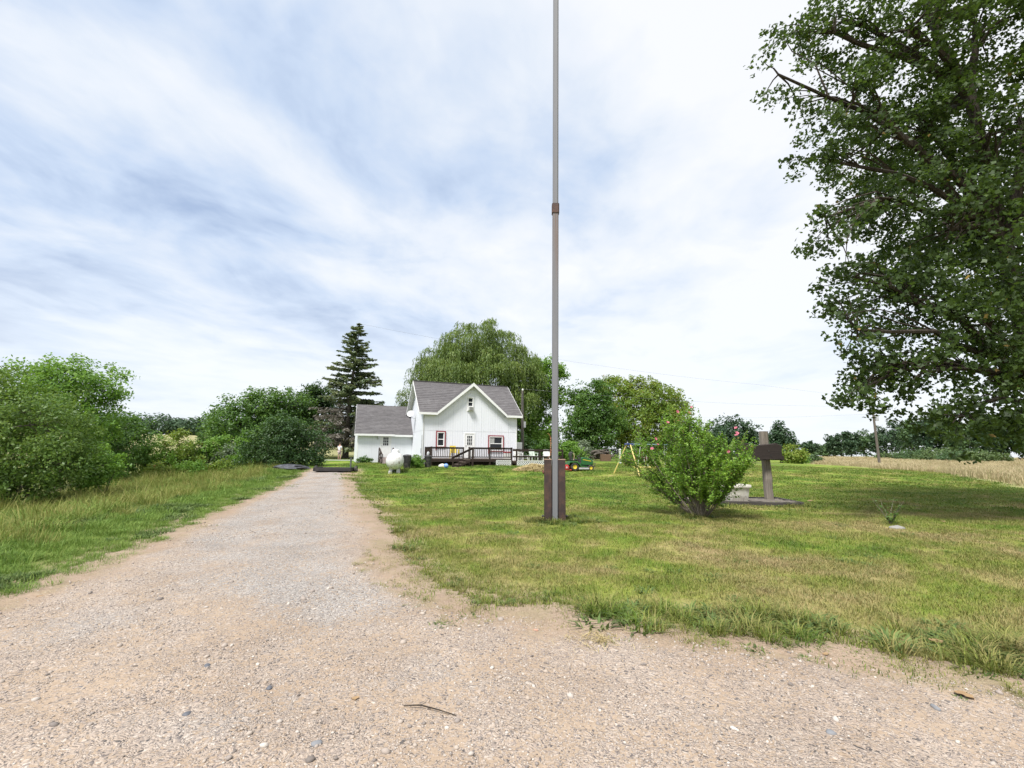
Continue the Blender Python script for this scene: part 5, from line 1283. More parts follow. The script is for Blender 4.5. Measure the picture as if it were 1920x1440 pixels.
def mast():
    t = NT('mast_steel'); p = t.obj(); sp = t.n('ShaderNodeSeparateXYZ', {0: p})
    m = t.n('ShaderNodeMapping', {0: p, 3: (16, 16, .5)}).outputs[0]; n = t.noise(m, 1.0, 5, .6); n2 = t.noise(p, 24, 3)
    c = t.mix(n, (.15, .15, .162), (.225, .225, .24)); c = t.mix(t.math('MULTIPLY', n2, .3), c, (.13, .13, .135))
    ru = t.math('MULTIPLY', t.math('MULTIPLY', t.rng(sp.outputs[2], 5.6, 7.9, 0, .95), t.math('LESS_THAN', sp.outputs[2], 7.95)), t.rng(n, .38, .62))
    c = t.mix(ru, c, (.15, .085, .055))
    STL = t.out(t.bsdf(c, .62, .08, t.bump(n2, .2, .004), .4))
    RUST = paint('brown_steel', (.048, .031, .029), .6, .2, dirt=(.14, .07, .045), amt=.5, scale=5, grain=.3)
    RUSTL = paint('rust_cap', (.34, .22, .17), .7, dirt=(.2, .1, .07), amt=.4)
    x, y = 1.05, 11.3
    r = empty('steel_mast', (x, y, 0), 0, 'tall grey steel mast clamped between two brown channels on the lawn', 'mast')
    lean = R(.42)
    def sq(z0, z1, w, c):                      # square tube with chamfered corners
        h = w / 2; k = h - c; pr = [(-k, -h), (k, -h), (h, -k), (h, k), (k, h), (-k, h), (-h, k), (-h, -k)]
        m = MB(); m.add([(a, b, z0) for a, b in pr] + [(a, b, z1) for a, b in pr], [tuple(reversed(range(8))), tuple(range(8, 16))] + [(i, (i + 1) % 8, 8 + (i + 1) % 8, 8 + i) for i in range(8)]); return m
    low = sq(.0, 7.9, .152, .02).build('lower_tube', STL, r); low.rotation_euler = (0, lean, 0)
    col = sq(7.86, 8.12, .19, .03).build('collar', RUST, r); col.rotation_euler = (0, lean, 0)
    sq(8.0, 17.2, .146, .03).build('upper_tube', STL, r).rotation_euler = (0, lean, 0)
    for s in (-1, 1):
        m = MB(); a = .082; b = .250
        # channel: web outward with flanges to front and back
        m.box(s * a if s > 0 else -b, b if s > 0 else -a, -.105, -.095, -.2, 1.45)
        m.box(s * a if s > 0 else -b, b if s > 0 else -a, .095, .105, -.2, 1.45)
        m.box(b - .01 if s > 0 else -b, b if s > 0 else -b + .01, -.095, .095, -.2, 1.45)
        o = m.build('channel', RUST, r, bevel=.006)
        MB().box(s * a - .004 if s > 0 else -b - .006, b + .006 if s > 0 else -a + .004, -.112, .112, 1.452, 1.474).build('cap', RUSTL, o)
        MB().tube([(s * .2, 0, .13), (s * .315, 0, .13)], .016, 8).lathe([(.03, -.012), (.03, .012)], 6, Matrix.Translation((s * .285, 0, .13)) @ Matrix.Rotation(R(90), 4, 'Y')).build('bolt', DARKM, o)
    MB().tube([(-.2, 0, 1.16), (-.30, 0, 1.16)], .02, 8).lathe([(.042, -.015), (.042, .015)], 6, Matrix.Translation((-.272, 0, 1.16)) @ Matrix.Rotation(R(90), 4, 'Y')).build('bolt', paint('rust_red', (.16, .05, .035), .7), r)
    MB().box(-.012, .012, -.10, .10, -.02, .09).build('base_plate', RUST, r)
    # rope wound on a cleat on the left side
    rp = paint('rope_orange', (.36, .16, .07), .9); k = MB()
    for i in range(7): k.tube([(-.085 + .012 * math.sin(i * 2.1), -.02, 1.62 + .055 * i), (-.10, .0, 1.65 + .055 * i), (-.085, .02, 1.63 + .055 * i)], .009, 5)
    k.tube([(-.09, -.01, 1.60), (-.11, -.02, 1.55), (-.16, -.02, 1.50)], .006, 5).tube([(-.09, -.01, 1.98), (-.12, -.02, 2.06), (-.17, -.02, 2.09)], .006, 5)
    k.build('rope', rp, r)
    MB().box(-.10, -.077, -.01, .01, 1.56, 2.0).build('cleat', paint('rust_red', (.16, .05, .035), .7), r)


def sign():
    GW = wood('weathered_post', (.27, .235, .195), (.14, .12, .10), .9, axis=2); DW_ = wood('dark_weathered_slab', (.052, .040, .036), (.022, .018, .016), .95, 4, axis=0)
    x, y = 8.9, 16.2; r = empty('wooden_sign', (x, y, 0), R(4), 'blank dark slab of wood on a thick weathered post in the timber bed', 'sign')
    rr = np.random.default_rng(5)
    m = MB(); pr = []
    for k in range(9):                     # post, slightly crooked, squared log
        z = -.2 + k * .33; w = .128 + rr.normal(0, .004); c = (rr.normal(0, .006) - .012 * k * .6, rr.normal(0, .006))
        pr.append([(c[0] + a * w, c[1] + b * w * .9, z) for a, b in ((-1, -.6), (-.6, -1), (.6, -1), (1, -.6), (1, .6), (.6, 1), (-.6, 1), (-1, .6))])
    v = [q for rg in pr for q in rg]; f = [(k * 8 + i, k * 8 + (i + 1) % 8, k * 8 + 8 + (i + 1) % 8, k * 8 + 8 + i) for k in range(8) for i in range(8)] + [tuple(range(64, 72)), tuple(reversed(range(8)))]
    m.add(v, f).build('post', GW, r)
    # hand-hewn slab: wavy outline, rounded edge, split right end
    n = 26; top, bot = [], []
    for i in range(n + 1):
        u = -1.2 + 1.56 * i / n
        top.append((u, 2.00 + .035 * math.sin(u * 4) + rr.normal(0, .008) - (.09 * max(0, u - .20) / .16 if u > .20 else 0)))
        bot.append((u, 1.43 + .03 * math.sin(u * 3 + 1) + rr.normal(0, .008)))
    out = bot + top[::-1]; N = len(out); cu = -.42; cz = 1.71
    m = MB(); ins = [(cu + (a - cu) * .965, cz + (b - cz) * .93) for a, b in out]
    y0, y1, y2, y3 = -.36, -.325, -.19, -.165
    v = [(a, y0, b) for a, b in ins] + [(a, y1, b) for a, b in out] + [(a, y2, b) for a, b in out] + [(a, y3, b) for a, b in ins]
    f = [tuple(range(N)), tuple(3 * N + i for i in reversed(range(N)))]
    for k in range(3): f += [(k * N + i, (k + 1) * N + i, (k + 1) * N + (i + 1) % N, k * N + (i + 1) % N) for i in range(N)]
    m.add(v, f).build('slab', DW_, r)
    m = MB().box(.02, .42, -.345, -.20, 1.445, 1.60); m.build('bottom_rail', DW_, r, bevel=.015)
    for zz, q in ((1.75, -.13), (1.60, -.07)): MB().tube([(q, -.375, zz), (q, -.35, zz)], .018, 8).build('bolt', DARKM, r)

    # timber bed
    TB = wood('old_timber', (.085, .075, .068), (.045, .04, .036), .95, axis=0); b = empty('planter_bed', (7.55, 16.1, 0), R(-5), 'low bed edged with dark old timbers below the wooden sign', 'planter')
    MB().box(-1.85, 1.75, -.95, -.83, -.05, .13).build('timber', TB, b, bevel=.012, rot=(0, R(.6), 0)); MB().box(-1.85, 1.75, .75, .87, -.05, .13).build('timber', TB, b, bevel=.012)
    TB2 = wood('old_timber_end', (.085, .075, .068), (.045, .04, .036), .95, axis=1)
    MB().box(1.76, 1.88, -.95, .87, -.05, .14).build('timber', TB2, b, bevel=.012); MB().box(-1.98, -1.86, -.95, .87, -.05, .17).build('timber', TB2, b, bevel=.012)
    s = MB(); nx, ny = 22, 12
    v = [(-1.84 + 3.58 * i / nx, -.82 + 1.56 * j / ny, .06 + .07 * vnoise(i, j, .5, 4) + .03 * rr.uniform()) for j in range(ny + 1) for i in range(nx + 1)]
    s.add(v, [(j * (nx + 1) + i, j * (nx + 1) + i + 1, (j + 1) * (nx + 1) + i + 1, (j + 1) * (nx + 1) + i) for j in range(ny) for i in range(nx)])
    s.build('soil', paint('bed_soil', (.14, .12, .10), 1.0, dirt=(.26, .23, .19), amt=.5, scale=9, grain=.8), b)
    # white tub standing in the bed
    TW = paint('tub_white', (.66, .63, .57), .6, dirt=(.42, .35, .27), amt=.45, scale=7)
    tb = empty('planter_tub', (7.42, 15.75, .09), R(12), 'white square tapered tub standing in the timber bed left of the sign post', 'tub')
    def sqp(prof, sub=4):
        m = MB(); N = sub * 4; 
        for w, z in prof:
            for k in range(N):
                t = k / sub; e = int(t) % 4; q = (t - int(t)) * 2 - 1; c = .93
                a, bb = [(q, -1), (1, q), (-q, 1), (-1, -q)][e]; l = max(1, math.hypot(a, bb) / 1.30); m.v.append((a / l * w, bb / l * w, z))
        for i in range(len(prof) - 1):
            for k in range(N): m.f.append((i * N + k, i * N + (k + 1) % N, (i + 1) * N + (k + 1) % N, (i + 1) * N + k))
        m.f.append(tuple(reversed(range(N)))); return m
    sqp([(.33, 0), (.36, .06), (.385, .25), (.405, .43), (.42, .46), (.405, .475), (.375, .48), (.36, .44), (.33, .42)]).build('tub', TW, tb, True)
    m = sqp([(.425, .455), (.45, .47), (.452, .53), (.44, .55), (.39, .55), (.385, .49)]); m.f.pop(); m.build('rim', TW, tb, True)
    MB().box(-.35, .35, -.35, .35, .40, .445).build('soil', paint('bed_soil', (.14, .12, .10), 1.0), tb)
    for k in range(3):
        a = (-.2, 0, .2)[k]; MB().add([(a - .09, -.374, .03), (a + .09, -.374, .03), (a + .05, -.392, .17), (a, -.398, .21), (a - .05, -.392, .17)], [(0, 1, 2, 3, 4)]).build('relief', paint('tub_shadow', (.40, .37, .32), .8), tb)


def tank():
    TK = NT('tank_white'); t = TK; p = t.obj(); n = t.noise(p, 7, 5, .7); n2 = t.noise(p, 2.2, 4)
    c = t.mix(t.rng(n, .565, .62, 0, .85), (.66, .66, .65), (.20, .12, .085)); c = t.mix(t.math('MULTIPLY', n2, .25), c, (.5, .49, .46)); mat = t.out(t.bsdf(c, .45, 0, None, .45))
    x, y = -7.35, 29.3; r = empty('propane_tank', put_(x, y), math.atan2(-x, y) * .0 + R(12), 'white rust speckled propane tank seen end on beside the driveway', 'tank')
    ra = .54; zc = .23 + ra; L = 1.9; prof = []
    for i in range(9): a = math.pi / 2 * i / 8; prof.append((max(ra * math.sin(a), .001), -ra * math.cos(a) * .82))
    for i in range(9): a = math.pi / 2 * (1 - i / 8); prof.append((max(ra * math.sin(a), .001), L + ra * math.cos(a) * .82))
    M = Matrix.Translation((0, 0, zc)) @ Matrix.Rotation(R(-90), 4, 'X')
    MB().lathe(prof, 32, M, False).build('vessel', mat, r, True)
    MB().lathe([(.24, zc + ra - .06), (.24, zc + ra + .06), (.21, zc + ra + .15), (.12, zc + ra + .20), (.001, zc + ra + .215)], 20, Matrix.Translation((0, .95, 0)), False).build('valve_dome', mat, r, True)
    for q in (.15, 1.75):
        for s in (-1, 1):
            MB().beam((s * .20, q, .34), (s * .24, q, .08), .10, .20).build('leg', mat, r); MB().box(s * .24 - .12, s * .24 + .12, q - .2, q + .2, -.06, .10).build('block', paint('block_white', (.6, .59, .55), .8), r, bevel=.01)
    MB().tube([(0, .0, .27), (.0, -.1, .12), (.06, -.12, .06)], .03, 6).build('pipe', DARKM, r, True)


def mower():
    GN = paint('mower_green', (.022, .115, .030), .35, dirt=(.03, .07, .03), amt=.2); YL = paint('mower_yellow', (.70, .52, .035), .4); BK = paint('mower_black', (.022, .022, .024), .55); GY = paint('mower_grey', (.38, .38, .38), .5); TY = paint('tyre', (.02, .02, .02), .9)
    x, y = 4.65, 32.0; r = empty('riding_mower', put_(x, y), R(8), 'green riding mower with yellow wheels and high black seat parked on the lawn', 'mower')
    def wheel(cx, s, rad, w, hub):
        M = Matrix.Translation((cx, s, rad)) @ Matrix.Rotation(R(90), 4, 'X')
        o = MB().lathe([(rad * .58, -w / 2), (rad * .9, -w / 2), (rad, -w / 3), (rad, w / 3), (rad * .9, w / 2), (rad * .58, w / 2), (rad * .58, -w / 2)], 22, M, False).build('wheel', TY, r, True)
        MB().lathe([(rad * .57, -w * .36), (rad * .5, -w * .44), (rad * .24, -w * .30), (.001, -w * .30)], 18, M, False).lathe([(rad * .57, w * .36), (rad * .5, w * .44), (rad * .24, w * .30), (.001, w * .30)], 18, M, False).build('rim', hub, o, True)
    for s in (-1, 1): wheel(-.42, s * .40, .27, .24, YL); wheel(.72, s * .38, .20, .16, YL)
    # fender deck over rear wheels, footboards
    m = MB(); pts = [(-.86, .42), (-.80, .60), (-.55, .66), (-.25, .64), (-.05, .52), (.05, .34), (.45, .32), (.45, .27), (.0, .27), (-.12, .44), (-.3, .56), (-.75, .55), (-.80, .40)]
    n = len(pts); m.add([(a, -.52, b) for a, b in pts] + [(a, .52, b) for a, b in pts], [tuple(range(n)), tuple(2 * n - 1 - i for i in range(n))] + [(i, n + i, n + (i + 1) % n, (i + 1) % n) for i in range(n)]); m.build('fender', GN, r, bevel=.015)
    # hood
    pts = [(.10, .40), (.10, .86), (.25, .92), (.60, .86), (.88, .76), (.95, .66), (.93, .44), (.70, .38)]; n = len(pts)
    m = MB(); m.add([(a, -.23, b) for a, b in pts] + [(a, .23, b) for a, b in pts], [tuple(range(n)), tuple(2 * n - 1 - i for i in range(n))] + [(i, n + i, n + (i + 1) % n, (i + 1) % n) for i in range(n)]); hd = m.build('hood', GN, r, bevel=.03)
    MB().beam((.22, -.236, .76), (.80, -.236, .66), .012, .04).beam((.22, .236, .76), (.80, .236, .66), .012, .04).build('stripe', YL, hd); MB().beam((.30, 0, .925), (.70, 0, .85), .30, .02).build('vent', BK, hd)
    MB().box(.925, .965, -.17, .17, .58, .70).build('headlight', paint('lens', (.75, .75, .7), .2), r, bevel=.01)
    MB().box(.05, .92, -.16, .16, .26, .42).build('engine_frame', BK, r); MB().box(-.02, .10, -.2, .2, .30, .88).build('dashboard', BK, r, bevel=.02)
    MB().box(.96, 1.06, -.30, .30, .28, .34).tube([(1.02, -.26, .30), (1.08, -.26, .52), (1.08, .26, .52), (1.02, .26, .30)], .02, 6).build('bumper', BK, r)
    # seat
    MB().box(-.62, -.16, -.24, .24, .68, .80).build('seat', BK, r, bevel=.04)
    pts = [(-.62, .74), (-.70, 1.12), (-.64, 1.26), (-.50, 1.30), (-.46, 1.20), (-.54, 1.0), (-.48, .78)]; n = len(pts)
    m = MB(); m.add([(a, -.24, b) for a, b in pts] + [(a, .24, b) for a, b in pts], [tuple(range(n)), tuple(2 * n - 1 - i for i in range(n))] + [(i, n + i, n + (i + 1) % n, (i + 1) % n) for i in range(n)]); m.build('seat_back', BK, r, bevel=.05)
    MB().tube([(-.44, -.27, .72), (-.40, -.27, 1.02), (-.46, -.27, 1.22)], .022, 6).build('armrest', paint('arm_tan', (.55, .42, .25), .6), r, True)
    ring = [(-.02 + .15 * math.cos(a) * .55, .15 * math.sin(a), 1.02 + .15 * math.cos(a) * .8) for a in np.linspace(0, 6.283, 17)]
    sw = MB().tube(ring, .016, 6, False).tube([(.06, 0, .86), (-.02, 0, 1.02)], .02, 6).tube([(-.02, -.15, 1.02), (-.02, .15, 1.02)], .012, 5).build('steering_wheel', BK, r, True)
    MB().box(-.15, .55, -.60, .60, .09, .22).build('cutting_deck', GY, r, bevel=.04)
    # small red push machine standing against it
    RD = paint('machine_red', (.50, .03, .035), .4); q = empty('red_trimmer', put_(x - .95, y - .55), R(15), 'small red wheeled trimmer beside the rear of the riding mower', 'trimmer')
    MB().box(-.30, .34, -.18, .18, .07, .14).build('deck', RD, q, bevel=.02); MB().lathe([(.001, -.05), (.16, -.05), (.19, -.03), (.19, .03), (.16, .05), (.001, .05)], 18, Matrix.Translation((-.05, -.2, .27)) @ Matrix.Rotation(R(90), 4, 'X'), False).build('wheel', RD, q, True)
    MB().lathe([(.001, -.06), (.05, -.06), (.06, .06), (.001, .06)], 12, Matrix.Translation((-.05, -.2, .27)) @ Matrix.Rotation(R(90), 4, 'X'), False).build('hub', paint('hub_pale', (.7, .55, .55), .5), q, True)
    MB().box(-.12, .10, -.10, .10, .15, .42).build('engine', RD, q, bevel=.03); MB().tube([(-.2, 0, .15), (-.5, 0, .55), (-.66, 0, .78)], .015, 6).build('handle', BK, q)


def swing():
    YL = paint('swing_yellow', (.74, .60, .20), .45, dirt=(.55, .45, .25), amt=.3); BL = paint('swing_blue', (.025, .055, .22), .4); WH = paint('swing_white', (.75, .74, .70), .5)
    x, y = 7.42, 29.2; r = empty('swing_set', put_(x, y), R(14), 'yellow legged swing set with blue tops and a yellow glider left of the flowering bush', 'swing set')
    H = 1.92; L = 4.3
    for u in (0, L):
        o = MB().box(u - .28, u + .28, -.10, .10, H - .03, H + .07).build('bracket', BL, r, bevel=.03)
        for s in (-1, 1):
            MB().tube([(u - .04 - .10 * s, s * .06, H), (u - .03 - (.62 if u == 0 else -.55) * (1 if s > 0 else -.25), s * 1.0, 0.02 - .06)], .038, 8).build('leg', YL, r, True)
    MB().tube([(.25, 0, H + .02), (L - .25, 0, H + .02)], .034, 8).build('top_bar', paint('bar_teal', (.16, .27, .30), .5), r, True)
    g = MB().tube([(.35, 0, .50), (1.85, 0, .50)], .045, 8).box(.35, .65, -.16, .16, .535, .57).box(1.5, 1.8, -.16, .16, .535, .57).build('glider', YL, r, True)
    for u in (.55, 1.05, 1.30): MB().tube([(u * .35 + .62, 0, H), (u, 0, .52)], .014, 6).build('hanger', WH, r)
    for u in (2.5, 3.4):
        for d in (0, .42): MB().tube([(u + d, 0, H), (u + d, 0, .55)], .010, 5).build('chain', WH, r)
        MB().box(u - .03, u + .45, -.1, .1, .51, .55).build('swing_seat', YL, r, bevel=.01)


def chair(name, label, col, loc, rz, h=.42, low=False):
    r = empty(name, loc, rz, label, 'chair', 'chairs on the deck'); w = .28
    for s in (-1, 1):
        MB().beam((s * w, -.25, 0), (s * (w - .02), -.23, h + .20), .05, .05).build('leg', col, r); MB().beam((s * w, .27, 0), (s * (w - .02), .22, h), .05, .05).build('leg', col, r)
        MB().beam((s * w, -.30, h + .21), (s * w, .25, h + .23), .065, .035).build('armrest', col, r)
    MB().box(-w + .02, w - .02, -.26, .24, h - .03, h).build('seat', col, r, bevel=.01)
    m = MB()
    for k in range(5): q = -w + .03 + k * .106; m.beam((q + .04, .24, h), (q + .04, .40, h + (.30 if low else .48)), .088, .02, (0, 1, 0))
    m.beam((-w + .02, .405, h + (.31 if low else .49)), (w - .02, .405, h + (.31 if low else .49)), .03, .10); m.build('backrest', col, r)
    return r


def bin_(label, loc, rz, s=1.0):
    BK = paint('bin_black', (.018, .018, .02), .5); r = empty('trash_can', loc, rz, label, 'trash can', 'black trash cans by the house')
    MB().lathe([(.20 * s, 0), (.205 * s, .03), (.245 * s, .72 * s), (.255 * s, .73 * s), (.255 * s, .77 * s)], 20).build('body', BK, r, True)
    MB().lathe([(.268 * s, .755 * s), (.268 * s, .80 * s), (.22 * s, .85 * s), (.06 * s, .875 * s), (.001, .875 * s)], 20, None, False).build('lid', paint('bin_lid', (.03, .03, .033), .5), r, True)
    for q in (-1, 1): MB().box(q * .27 * s - .02, q * .27 * s + .02, -.05, .05, .62 * s, .66 * s).build('handle', BK, r)
    return r


def yard_things():
    WP = paint('plastic_white', (.78, .78, .74), .45, dirt=(.5, .5, .44), amt=.25); GP = paint('plastic_palegreen', (.62, .70, .60), .45); YP = paint('plastic_yellow', (.78, .60, .06), .45)
    F2 = HOUSE.z + .40; F1 = HOUSE.z + .58
    at = lambda u, y, z: tuple(hl(u, y, 0))[:2] + (z,)
    chair('patio_chair', 'white plastic armchair on the lower deck nearest the house corner', WP, at(7.75, -1.3, F2), HR + R(20))
    chair('patio_chair', 'pale green plastic chair on the lower deck with its back to the trees', GP, at(9.15, -1.2, F2), HR + R(5))
    chair('patio_chair', 'white plastic chair on the lower deck half hidden behind the mast', WP, at(10.3, -1.3, F2), HR - R(25))
    chair('lounge_chair', 'low white lounge chair just behind the lattice of the lower deck', WP, at(7.95, -2.15, F2), HR + R(70), .22, True)
    chair('patio_chair', 'yellow plastic chair on the main deck behind the stair rail', YP, at(2.35, -1.1, F1), HR + R(10), .44)
    # little table and pot
    t = empty('side_table', at(9.3, -2.15, F2), HR, 'small low white table behind the lattice on the lower deck', 'table')
    MB().lathe([(.001, .30), (.26, .30), (.28, .32), (.26, .34), (.001, .34)], 18, None, False).build('table_top', WP, t, True)
    for k in range(3): a = k * 2.09; MB().beam((.2 * math.cos(a), .2 * math.sin(a), 0), (.12 * math.cos(a), .12 * math.sin(a), .30), .03, .03).build('leg', WP, t)
    b = empty('cooler', at(6.95, -.75, F2), HR, 'red and white cooler on the lower deck against the house corner', 'cooler')
    MB().box(-.3, .3, -.2, .2, .0, .62).build('body', WP, b, bevel=.03); MB().box(-.32, .32, -.22, .22, .62, .74).build('lid', paint('cooler_red', (.42, .05, .06), .4), b, bevel=.03)
    b = empty('storage_cabinet', at(8.55, 1.2, float(zf(*hl(8.55, 1.2)[:2]))), HR, 'white cabinet standing behind the lower deck beside the utility pole', 'cabinet')
    MB().box(-.52, .42, -.3, .3, .0, 1.92).build('body', WP, b, bevel=.01); MB().box(-.50, -.055, -.325, -.303, .06, 1.86).build('door', WP, b, bevel=.008); MB().box(-.045, .40, -.325, -.303, .06, 1.86).build('door', WP, b, bevel=.008)
    bin_('black trash can between the propane tank and the green shrub', put_(-7.28, 32.5), R(10), 1.12)
    bin_('black trash can with a pale jug on its lid at the deck corner', put_(-6.05, 33.7), R(-5), 1.0)
    j = put_(-6.05, 33.7, .878); b = empty('jug', j, 0, 'pale grey jug standing on the lid of the trash can by the deck', 'jug')
    MB().lathe([(.085, 0), (.09, .02), (.09, .17), (.05, .23), (.025, .25), (.025, .28)], 14).build('body', paint('jug_grey', (.45, .46, .47), .4), b, True); MB().tube([(.05, 0, .22), (.105, 0, .20), (.09, 0, .10)], .012, 6, False).build('handle', paint('jug_grey', (.45, .46, .47), .4), b, True)
    x, y = -6.85, 33.2; z = float(zf(x, y))
    tree('garden_shrub', 'small bright green shrub between the two black trash cans', 'shrub', None, (x, y, z), [(x, y, z + .45, .42), (x + .2, y, z + .35, .35), (x - .22, y, z + .38, .36), (x, y, z + .72, .24)], 110, 34, .10, L_LIGHT, BARK, 201, .03, .3, .17, trunks=3, crown='foliage', twigs=False)
    q = hl(-4.1, 4.6); z = float(zf(q.x, q.y))
    tree('garden_shrub', 'low dark green shrub against the foot of the side wing wall', 'shrub', None, (q.x, q.y, z), [(q.x, q.y, z + .25, .42), (q.x + .4, q.y + .1, z + .2, .32), (q.x - .35, q.y - .1, z + .18, .3)], 80, 30, .10, L_MID, BARK, 202, .02, .3, .16, trunks=3, crown='foliage', twigs=False)
    # ball, sack and hose under the deck edge
    MBq = MB(); 
    for i in range(11): pass
    c = put_(-4.62, 33.0, .17); o = MB().lathe([(max(.17 * math.sin(math.pi * i / 12), .001), -.17 * math.cos(math.pi * i / 12)) for i in range(13)], 20, None, False).build('ball', paint('ball_blue', (.10, .26, .62), .35, dirt=(.55, .6, .7), amt=.5, scale=5), None, True); o.location = c; tag(o, 'blue play ball lying on the grass before the deck stairs', 'ball')
    rr = np.random.default_rng(3)
    def lump(name, sx, sy, sz, mat, loc, label, cat, seed, seg=14):
        r2 = np.random.default_rng(seed); m = MB(); b = []
        for i in range(8):
            t = i / 7; 
            for k in range(seg):
                a = 2 * math.pi * k / seg; w = math.sin(math.pi * (.18 + .82 * t)) ** .6 if t < 1 else .02
                w = max(w, .02) * (1 + .16 * math.sin(3 * a + seed + 2 * t) + .07 * r2.normal()); m.v.append((sx * w * math.cos(a), sy * w * math.sin(a), sz * t))
        for i in range(7):
            for k in range(seg): m.f.append((i * seg + k, i * seg + (k + 1) % seg, (i + 1) * seg + (k + 1) % seg, (i + 1) * seg + k))
        o = m.build(name, mat, None, True); o.location = loc; return tag(o, label, cat)
    lump('sack', .24, .16, .28, paint('sack_white', (.68, .68, .60), .8), put_(-5.0, 33.75), 'crumpled white sack on the grass under the deck front', 'sack', 4)
    lump('toy', .16, .12, .2, paint('toy_yellow', (.62, .52, .12), .6), put_(-4.72, 33.35), 'small yellow toy beside the white sack under the deck', 'toy', 8)
    lump('tarpaulin_heap', 1.15, .6, .42, paint('tarp_dark', (.035, .036, .042), .55, dirt=(.14, .15, .18), amt=.5, scale=4), put_(-14.6, 30.6), 'crumpled dark tarpaulin heaped at the foot of the dark round bush', 'tarpaulin', 6, 22)
    # mound of cut grass
    hx, hy = 1.5, 31.6; hz = float(zf(hx, hy)); n = 2600; a = rr.uniform(0, 6.283, n); q = rr.uniform(0, 1, n) ** .5; px = hx + 1.45 * q * np.cos(a); py = hy + .75 * q * np.sin(a)
    hh = .40 * (1 - q ** 1.7) * (.75 + .5 * vnoise(px, py, 2.2, 3)); C = np.stack([px, py, zf(px, py) + hh + rr.uniform(-.04, .03, n)], -1)
    v, f = leaf_quads(C, rr.uniform(.18, .38, n), rdirs(rr, n) * .7 + np.array([0, -.3, 1.0]), rr, .10); t = NT('hay'); hm = t.out(t.bsdf(t.ramp(t.island(), [(0, (.22, .17, .07)), (.5, (.38, .29, .14)), (.97, (.50, .42, .22))]), .9, 0, None, .2))
    o = npobj('hay_mound', v - np.array([hx, hy, hz]), f, hm, None, loc=(hx, hy, hz)); tag(o, 'mound of dry cut grass on the lawn before the white lattice', 'hay')
    # low dark trailer across the end of the drive
    BK = paint('trailer_black', (.022, .02, .02), .6, dirt=(.06, .05, .045), amt=.4); r = empty('flatbed_trailer', put_(-11.25, 29.3), R(3), 'low black flatbed trailer parked across the far end of the driveway', 'trailer')
    MB().box(-1.05, 1.05, -.06, .06, .10, .30).build('side_rail', BK, r, bevel=.01); MB().box(-1.05, 1.05, 1.3, 1.42, .10, .30).build('side_rail', BK, r, bevel=.01)
    for s in (-1, 1): MB().box(s * 1.11 - .055, s * 1.11 + .055, -.06, 1.42, .09, .33).build('end_rail', BK, r, bevel=.01)
    for k in range(7): MB().box(-1.04, 1.04, .075 + k * .174, .235 + k * .174, .20, .24).build('floor_board', wood('trailer_wood', (.16, .13, .10), (.09, .075, .06), .9), r)
    for s in (-1, 1):
        w = MB().lathe([(.12, -.07), (.19, -.07), (.21, -.04), (.21, .04), (.19, .07), (.12, .07), (.12, -.07)], 18, Matrix.Translation((s * 1.27, .75, .21)) @ Matrix.Rotation(R(90), 4, 'Y'), False).build('wheel', paint('tyre', (.02, .02, .02), .9), r, True); MB().lathe([(.001, -.04), (.12, -.05), (.12, .05), (.001, .04)], 12, Matrix.Translation((s * 1.27, .75, .21)) @ Matrix.Rotation(R(90), 4, 'Y'), False).build('rim', STEEL, w, True)
    MB().box(1.08, 1.16, .0, .08, .331, .95).build('stake', paint('stake_dark', (.05, .065, .06), .7), r)
    # brush pile with logs
    r = empty('wood_pile', put_(10.0, 50.5), R(5), 'heap of dark logs and branches below the trees behind the mower', 'wood pile'); rr = np.random.default_rng(12)
    for k in range(20):
        zz = .12 + .85 * rr.uniform() ; xx = rr.normal(0, .9) * (1.15 - zz * .6); L = rr.uniform(.9, 2.0); an = rr.normal(0, .5); rad = rr.uniform(.05, .14)
        m = MB(); m.tube(limb_path((xx - L / 2 * math.cos(an), rr.normal(0, .3), zz - L / 2 * math.sin(an) * .4), (xx + L / 2 * math.cos(an), rr.normal(0, .3), zz + L / 2 * math.sin(an) * .4), rr, 5, 0, .15), [rad, rad * .95, rad * .9, rad * .8, rad * .6], 7); m.build('log', BARK if k % 3 else BARK_D, r, True)
    MB().box(-.5, .55, -1.0, -.45, -.05, .72).build('crate', wood('crate_wood', (.19, .12, .075), (.11, .07, .05), .9), r, bevel=.015)
    o = MB().lathe([(.13, -.1), (.13, 1.25), (.16, 1.27), (.16, 1.33), (.05, 1.42)], 4, Matrix.Rotation(R(45), 4, 'Z')).build('garden_post', paint('post_white', (.55, .56, .52), .7)); o.location = put_(10.3, 44.0); tag(o, 'short white square post beside the swing set', 'post')
    # rusty farm implement
    RS = paint('implement_rust', (.13, .042, .032), .8, dirt=(.06, .03, .025), amt=.5); r = empty('farm_implement', put_(10.6, 38.2), R(-10), 'rusty red old farm implement with iron wheels behind the swing set', 'farm implement')
    for s in (-.9, .55):
        ring = [(s + .52 * math.cos(a), -.35, .52 + .52 * math.sin(a)) for a in np.linspace(0, 6.283, 25)]; w = MB().tube(ring, .035, 6, False).build('wheel', RS, r, True); m = MB()
        for k in range(8): a = k * math.pi / 4; m.tube([(s, -.35, .52), (s + .5 * math.cos(a), -.35, .52 + .5 * math.sin(a))], .014, 5)
        m.lathe([(.07, -.06), (.07, .06)], 10, Matrix.Translation((s, -.35, .52)) @ Matrix.Rotation(R(90), 4, 'X')).build('spokes', RS, w)
    MB().beam((-1.2, 0, .55), (1.1, 0, .6), .14, .12).beam((-1.1, -.3, .45), (.9, .3, .7), .08, .08).build('frame', RS, r); MB().box(.1, .75, -.25, .25, .62, 1.25).build('hopper', RS, r, bevel=.03); MB().tube([(.2, 0, 1.2), (.55, 0, 1.55), (1.2, 0, 1.45)], .03, 6).build('lever', RS, r)
